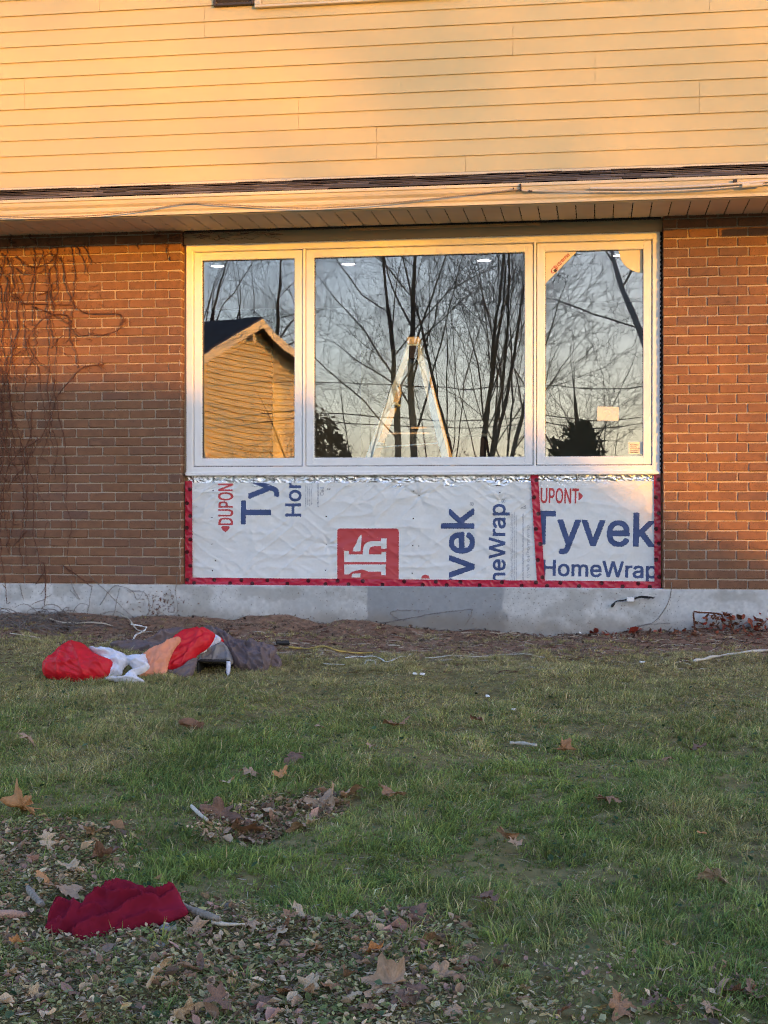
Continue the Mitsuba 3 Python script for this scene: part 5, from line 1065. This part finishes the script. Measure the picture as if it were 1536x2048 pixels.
# ------------------------------------------------------------------ cloth things
def pillow(pts, p0, n, thick, folds, seed, key, bsdf, step=0.0065, back=0.6, ridges=(), droop=0.0, fold_dir=(1, 0.3), smooth=True, sharp=1.0):
    """A soft body whose outline is PTS (pixels) seen on the plane through p0 with normal n (towards the viewer), puffed out to both sides, with folds."""
    n = np.asarray(n, float) / np.linalg.norm(n); ux = np.cross((0, 0, 1.0), -n); ux = ux / np.linalg.norm(ux)
    if ux[0] < 0: ux = -ux
    uy = np.cross(-n, ux); uy = uy if uy[2] > 0 else -uy; p0 = np.asarray(p0, float)
    to2 = lambda q: np.array([np.dot(q - p0, ux), np.dot(q - p0, uy)])
    P = [to2(on_plane(a, b, p0, n)) for a, b in pts]
    P = spline(np.array(P + [P[0]]), 5)[:-1]
    poly = sg.Polygon(P).buffer(0)
    if poly.geom_type != 'Polygon': poly = max(poly.geoms, key=lambda q: q.area)
    x0, y0, x1, y1 = poly.bounds; xs, ys = np.arange(x0, x1, step), np.arange(y0, y1, step * .866); X, Y = np.meshgrid(xs, ys); X = X + (np.arange(len(ys)) % 2)[:, None] * step / 2
    q = np.column_stack([X.ravel(), Y.ravel()]); ins = shapely.contains(poly.buffer(-step * .6), shapely.points(q)); q = q[ins]
    ring = np.array([poly.exterior.interpolate(t).coords[0] for t in np.arange(0, poly.exterior.length, step)])
    V = np.vstack([ring, q]); from scipy.spatial import Delaunay
    F = Delaunay(V).simplices; cen = V[F].mean(1); F = F[shapely.contains(poly, shapely.points(cen))]
    a2 = np.cross(V[F[:, 1]] - V[F[:, 0]], V[F[:, 2]] - V[F[:, 0]]); F = F[np.abs(a2) > 1e-10]; a2 = a2[np.abs(a2) > 1e-10]; F[a2 < 0] = F[a2 < 0][:, ::-1]
    d = shapely.distance(poly.exterior, shapely.points(V)); D = min(d.max(), thick * 2.0); u = np.clip(d / D, 0, 1); hgt = np.sqrt(np.maximum(1 - (1 - u) ** 2, 0))
    fx = np.array(fold_dir, float) / np.hypot(*fold_dir); A_, B_ = V @ fx, V @ np.array([-fx[1], fx[0]])
    wx, wy = 0.05 * (N2(V[:, 0], V[:, 1], 8, seed) - .5), 0.05 * (N2(V[:, 0], V[:, 1], 8, seed + 1) - .5)
    rid = lambda k1, k2, s: (1 - np.abs(2 * meshkit.noise(np.column_stack([(A_ + wx) * k1, (B_ + wy) * k2, np.zeros(len(V))]), seed + s) - 1))
    fold = folds * (1.1 * rid(5, 16, 2) ** 2 * sharp + 0.6 * rid(11, 34, 3) ** 2 + 0.28 * rid(30, 60, 4) ** 2 + 0.9 * (N2(V[:, 0], V[:, 1], 7, seed + 5, 2) - .5) - .8)
    add_r = np.zeros(len(V))
    for rp, rw, rh in ridges:
        ls = sg.LineString(spline(np.array([to2(on_plane(a, b, p0, n)) for a, b in rp]), 6)); dd = shapely.distance(ls, shapely.points(V)); add_r = np.maximum(add_r, rh * np.exp(-(dd / rw) ** 1.15))
    e = np.clip(d / (2.2 * step), 0, 1)
    f_h = thick * hgt + (fold + add_r) * e; b_h = -thick * back * hgt
    fr = p0 + V[:, [0]] * ux + V[:, [1]] * uy + n * f_h[:, None]; bk = p0 + V[:, [0]] * ux + V[:, [1]] * uy + n * b_h[:, None]; nr = len(ring)
    idx = np.arange(len(V)); idx[nr:] += len(V) - nr; idx[:nr] = np.arange(nr); bi = np.concatenate([np.arange(nr), np.arange(len(V), 2 * len(V) - nr)])
    m = trimesh.Trimesh(np.vstack([fr, bk[nr:]]), np.vstack([F, bi[F][:, ::-1]]), process=False)
    if m.volume < 0: m.invert()
    return add(key, m, bsdf, smooth=smooth)
def fabric(name, c, rough=0.55, sheen=0.3, **kw):
    b = {'type': 'principled', 'base_color': proc(lambda p, n, uv: mix([v * .88 for v in c], [v * 1.1 for v in c], fbm(p.x * 40, p.y * 40, p.z * 40, 2))), 'roughness': rough, 'sheen': sheen, 'specular': 0.3, **kw}
    scene[name] = {'type': 'twosided', 'bsdf': b}
fabric('m_redfab', (0.60, 0.012, 0.022), .45); fabric('m_whitefab', (0.68, 0.68, 0.74), .5); fabric('m_peach', (0.72, 0.27, 0.15), .5); fabric('m_tarp', (0.15, 0.11, 0.108), .5, .5); fabric('m_greyfab', (0.24, 0.225, 0.22), .45)
zp = lambda L: [(60 + a / 2.844, 1220 + b / 2.844) for a, b in L]
base = G(200, 1362); N0 = np.array([0.0, -0.80, 0.6])
def at_px(px, py, dy=0.0): p = G(px, py); p[1] += dy; return p
tag('dark_tarp', 'crumpled purplish brown tarp on the lawn at the foot of the wall', 'tarp')
tag('deflated_inflatable', 'deflated red, white and peach lawn figure lying on the grass', 'inflatable figure')
NT = (0.05, -0.72, 0.70)
pillow(zp([(440, 215), (520, 185), (600, 185), (680, 178), (720, 140), (770, 110), (830, 104), (895, 122), (900, 180), (880, 260), (760, 290), (640, 270), (560, 262), (480, 230)]), at_px(250, 1310, .10), NT, .035, .032, 201, 'dark_tarp__left_fold', 'm_tarp', ridges=[(zp([(470, 220), (600, 200), (720, 190), (780, 130)]), 0.012, 0.024), (zp([(560, 255), (700, 230), (860, 190)]), 0.012, 0.024), (zp([(740, 140), (800, 170), (890, 140)]), 0.012, 0.024)])
pillow(zp([(860, 200), (940, 130), (1000, 108), (1060, 103), (1110, 122), (1180, 168), (1260, 195), (1330, 192), (1395, 208), (1402, 240), (1372, 290), (1345, 358), (1300, 372), (1240, 352), (1200, 345), (1160, 330), (1140, 280), (1110, 215), (1050, 190), (960, 240)]), at_px(480, 1345, .02), NT, .045, .042, 211, 'dark_tarp__right_fold', 'm_tarp', ridges=[(zp([(1060, 110), (1200, 240), (1300, 360)]), 0.01, 0.028), (zp([(1110, 130), (1150, 240), (1200, 340)]), 0.01, 0.028), (zp([(1180, 175), (1290, 260), (1345, 350)]), 0.01, 0.028), (zp([(1000, 115), (1080, 150), (1140, 270)]), 0.01, 0.028), (zp([(1260, 200), (1350, 250)]), 0.01, 0.028), (zp([(1330, 200), (1320, 280), (1340, 350)]), 0.01, 0.028), (zp([(1220, 215), (1250, 300), (1240, 345)]), 0.01, 0.028)], fold_dir=(1, -.8))
pillow(zp([(1340, 230), (1392, 240), (1430, 285), (1420, 335), (1350, 350), (1320, 300)]), at_px(545, 1338, .05), NT, .025, .026, 215, 'dark_tarp__corner', 'm_tarp', fold_dir=(1, -.8))
pillow(zp([(760, 360), (860, 330), (900, 300), (950, 270), (945, 320), (915, 385), (870, 395), (800, 385)]), at_px(365, 1358, .02), NT, .025, .026, 221, 'dark_tarp__front_fold', 'm_tarp', ridges=[(zp([(770, 365), (860, 350), (940, 290)]), 0.008, 0.016), (zp([(830, 380), (900, 340)]), 0.008, 0.016)], fold_dir=(1, 1.2))
# blower box under the cloth
pb0, pb1 = at_px(388, 1350, .06), at_px(455, 1350, .06)
tag('blower_box', 'dark open box of the blower under the grey cloth', 'blower')
xb0, xb1, yb_, zb_ = pb0[0], pb1[0], pb0[1], pb0[2]
add('blower_box__shell', cat([box(xb0, xb1, yb_, yb_ + .2, zb_ + .068, zb_ + .078, .003), box(xb0, xb0 + .012, yb_, yb_ + .2, zb_ - .02, zb_ + .0675, .003), box(xb1 - .012, xb1, yb_, yb_ + .2, zb_ - .02, zb_ + .0675, .003), box(xb0 + .0125, xb1 - .0125, yb_ + .188, yb_ + .2, zb_ - .02, zb_ + .0675)]), 'm_black')
pillow(zp([(940, 300), (955, 285), (985, 240), (1040, 200), (1100, 188), (1135, 230), (1158, 300), (1118, 322), (1105, 306), (1020, 302)]), at_px(425, 1352, .04), (0, -.72, .7), .03, .022, 231, 'blower_box__grey_cover', 'm_greyfab', ridges=[(zp([(1100, 195), (1060, 250), (1040, 300)]), 0.008, 0.012), (zp([(1040, 205), (980, 270)]), 0.008, 0.012), (zp([(1110, 200), (1130, 270), (1120, 315)]), 0.008, 0.012)], fold_dir=(1, .5))
pillow(zp([(1118, 290), (1140, 294), (1140, 340), (1133, 372), (1122, 376), (1114, 342)]), at_px(456, 1352, -.012), (0, -1, .3), .006, .001, 233, 'blower_box__white_flap', 'm_whitefab', step=.006)
b = Bag(); b.tube([at_px(553, 1292) + (0, 0, .02), at_px(578, 1292) + (0, 0, .02)], .016, 8); k = add('hose_end', b.mesh(), 'm_black', smooth=30); tag(k, 'short black hose end right of the dark tarp', 'hose')
# the figure
pillow(zp([(640, 255), (700, 220), (760, 200), (840, 155), (860, 175), (820, 230), (790, 300), (770, 368), (700, 374), (640, 378), (618, 372), (650, 345), (672, 300)]), at_px(300, 1352, -.01), (0, -.75, .66), .028, .020, 241, 'deflated_inflatable__peach_panel', 'm_peach', ridges=[(zp([(830, 165), (720, 260), (650, 370)]), 0.009, 0.013), (zp([(760, 210), (720, 300), (715, 370)]), 0.009, 0.013), (zp([(660, 350), (740, 300)]), 0.009, 0.013)], fold_dir=(.6, 1))
pillow(zp([(715, 215), (790, 188), (850, 150), (920, 115), (970, 110), (1045, 130), (1050, 160), (1015, 215), (960, 252), (905, 318), (855, 360), (800, 362), (752, 362), (742, 270)]), at_px(345, 1350, -.03), (0, -.72, .7), .055, .022, 251, 'deflated_inflatable__red_coat', 'm_redfab', ridges=[(zp([(960, 120), (860, 230), (790, 350)]), 0.009, 0.016), (zp([(1000, 125), (930, 230), (860, 350)]), 0.009, 0.016), (zp([(900, 130), (800, 230), (760, 350)]), 0.009, 0.016), (zp([(980, 200), (900, 280)]), 0.009, 0.016), (zp([(1020, 150), (940, 160), (880, 190)]), 0.009, 0.016)], fold_dir=(1, .8), sharp=.8)
pillow(zp([(1045, 165), (1088, 160), (1102, 184), (1050, 212), (1000, 235), (985, 225)]), at_px(425, 1345, -.02), (0, -.72, .7), .028, .006, 256, 'deflated_inflatable__red_hem', 'm_redfab', step=.006)
pillow(zp([(1035, 138), (1062, 142), (1086, 160), (1082, 180), (1030, 210), (1000, 238), (965, 250), (975, 228), (1005, 205), (1025, 165)]), at_px(425, 1347, -.045), (0, -.72, .7), .022, .014, 261, 'deflated_inflatable__white_cuff', 'm_whitefab', step=.006, fold_dir=(1, .7))
pillow(zp([(330, 215), (430, 222), (490, 232), (540, 250), (560, 262), (640, 252), (676, 254), (682, 290), (668, 335), (620, 362), (570, 372), (585, 340), (560, 312), (530, 340), (520, 372), (470, 388), (425, 390), (420, 300), (360, 250)]), at_px(235, 1356, -.02), (0, -.78, .62), .034, .030, 271, 'deflated_inflatable__white_beard', 'm_whitefab', ridges=[(zp([(340, 220), (430, 260), (540, 275)]), 0.008, 0.016), (zp([(450, 380), (540, 330), (650, 300)]), 0.008, 0.016), (zp([(480, 240), (520, 330), (500, 380)]), 0.008, 0.016), (zp([(560, 265), (620, 280), (670, 270)]), 0.008, 0.016)], fold_dir=(1, -.4))
pillow(zp([(530, 380), (575, 352), (640, 330), (668, 300), (680, 330), (640, 362), (606, 375), (648, 400), (640, 416), (560, 419), (490, 408), (430, 398), (435, 384), (500, 380)]), at_px(245, 1362, -.04), (0, -.78, .62), .024, .022, 276, 'deflated_inflatable__white_trim', 'm_whitefab', ridges=[(zp([(440, 395), (540, 400), (640, 405)]), 0.006, 0.012), (zp([(550, 375), (620, 345), (670, 310)]), 0.006, 0.012)], step=.006, fold_dir=(1, .4))
pillow(zp([(72, 335), (85, 308), (140, 260), (200, 208), (240, 190), (282, 187), (322, 205), (370, 252), (420, 275), (473, 295), (472, 330), (442, 375), (420, 398), (330, 410), (250, 414), (170, 400), (98, 388), (75, 365)]), at_px(150, 1362, -.03), (-.1, -.76, .64), .085, .020, 281, 'deflated_inflatable__red_hood', 'm_redfab', ridges=[(zp([(240, 195), (200, 290), (170, 395)]), 0.01, 0.014), (zp([(250, 195), (300, 300), (330, 405)]), 0.01, 0.014), (zp([(230, 200), (140, 300), (100, 380)]), 0.01, 0.014), (zp([(330, 215), (400, 300), (440, 370)]), 0.01, 0.014), (zp([(100, 330), (200, 345), (300, 330)]), 0.01, 0.014)], fold_dir=(1, -.5), sharp=.7)
# dark red fleece in front
fabric('m_fleece', (0.20, 0.006, 0.024), .9, 0.45, sheen_tint=0.9)
zf = lambda L: [(a / 3.2, 1740 + b / 3.2) for a, b in L]
R_ = lambda L, w=.012, hh=.028: (zf(L), w * .62, hh * 1.15)
k = pillow(zf([(285, 385), (310, 320), (380, 245), (425, 230), (530, 232), (600, 185), (640, 150), (700, 110), (790, 93), (850, 108), (920, 145), (1000, 155), (1080, 140), (1142, 145), (1170, 205), (1202, 255), (1195, 287), (1100, 325), (1020, 352), (900, 380), (780, 420), (690, 445), (600, 465), (530, 474), (480, 474), (462, 440), (490, 420), (440, 405), (350, 412), (290, 405)]),
    G(230, 1872) + (0, 0, .0), (0, -.52, .85), .016, .020, 301, 'red_fleece', 'm_fleece', step=.0055, back=.9, fold_dir=(1, .5), ridges=[
    R_([(320, 330), (400, 250), (470, 242), (492, 290), (450, 370)], .016, .036), R_([(560, 230), (640, 185), (690, 188), (720, 215), (800, 212), (880, 205)], .014, .036), R_([(880, 205), (905, 200), (950, 240), (1020, 240)], .011, .032),
    R_([(470, 445), (600, 385), (720, 370), (830, 290), (920, 255), (1010, 245)], .018, .042), R_([(520, 310), (560, 280), (620, 262), (680, 300)], .010, .022), R_([(950, 160), (1030, 200), (1140, 150)], .012, .030), R_([(600, 180), (700, 130), (800, 100), (880, 140), (930, 160)], .012, .032), R_([(500, 400), (620, 340), (700, 320), (760, 330)], .009, .022), R_([(690, 140), (680, 175)], .009, .024), R_([(1040, 240), (1110, 200), (1150, 150)], .011, .026), R_([(300, 390), (370, 350), (440, 390)], .011, .022), R_([(700, 440), (820, 370), (960, 340), (1020, 330)], .012, .024)])
tag(k, 'crumpled dark red fleece cloth lying on the litter at the lower left', 'cloth')
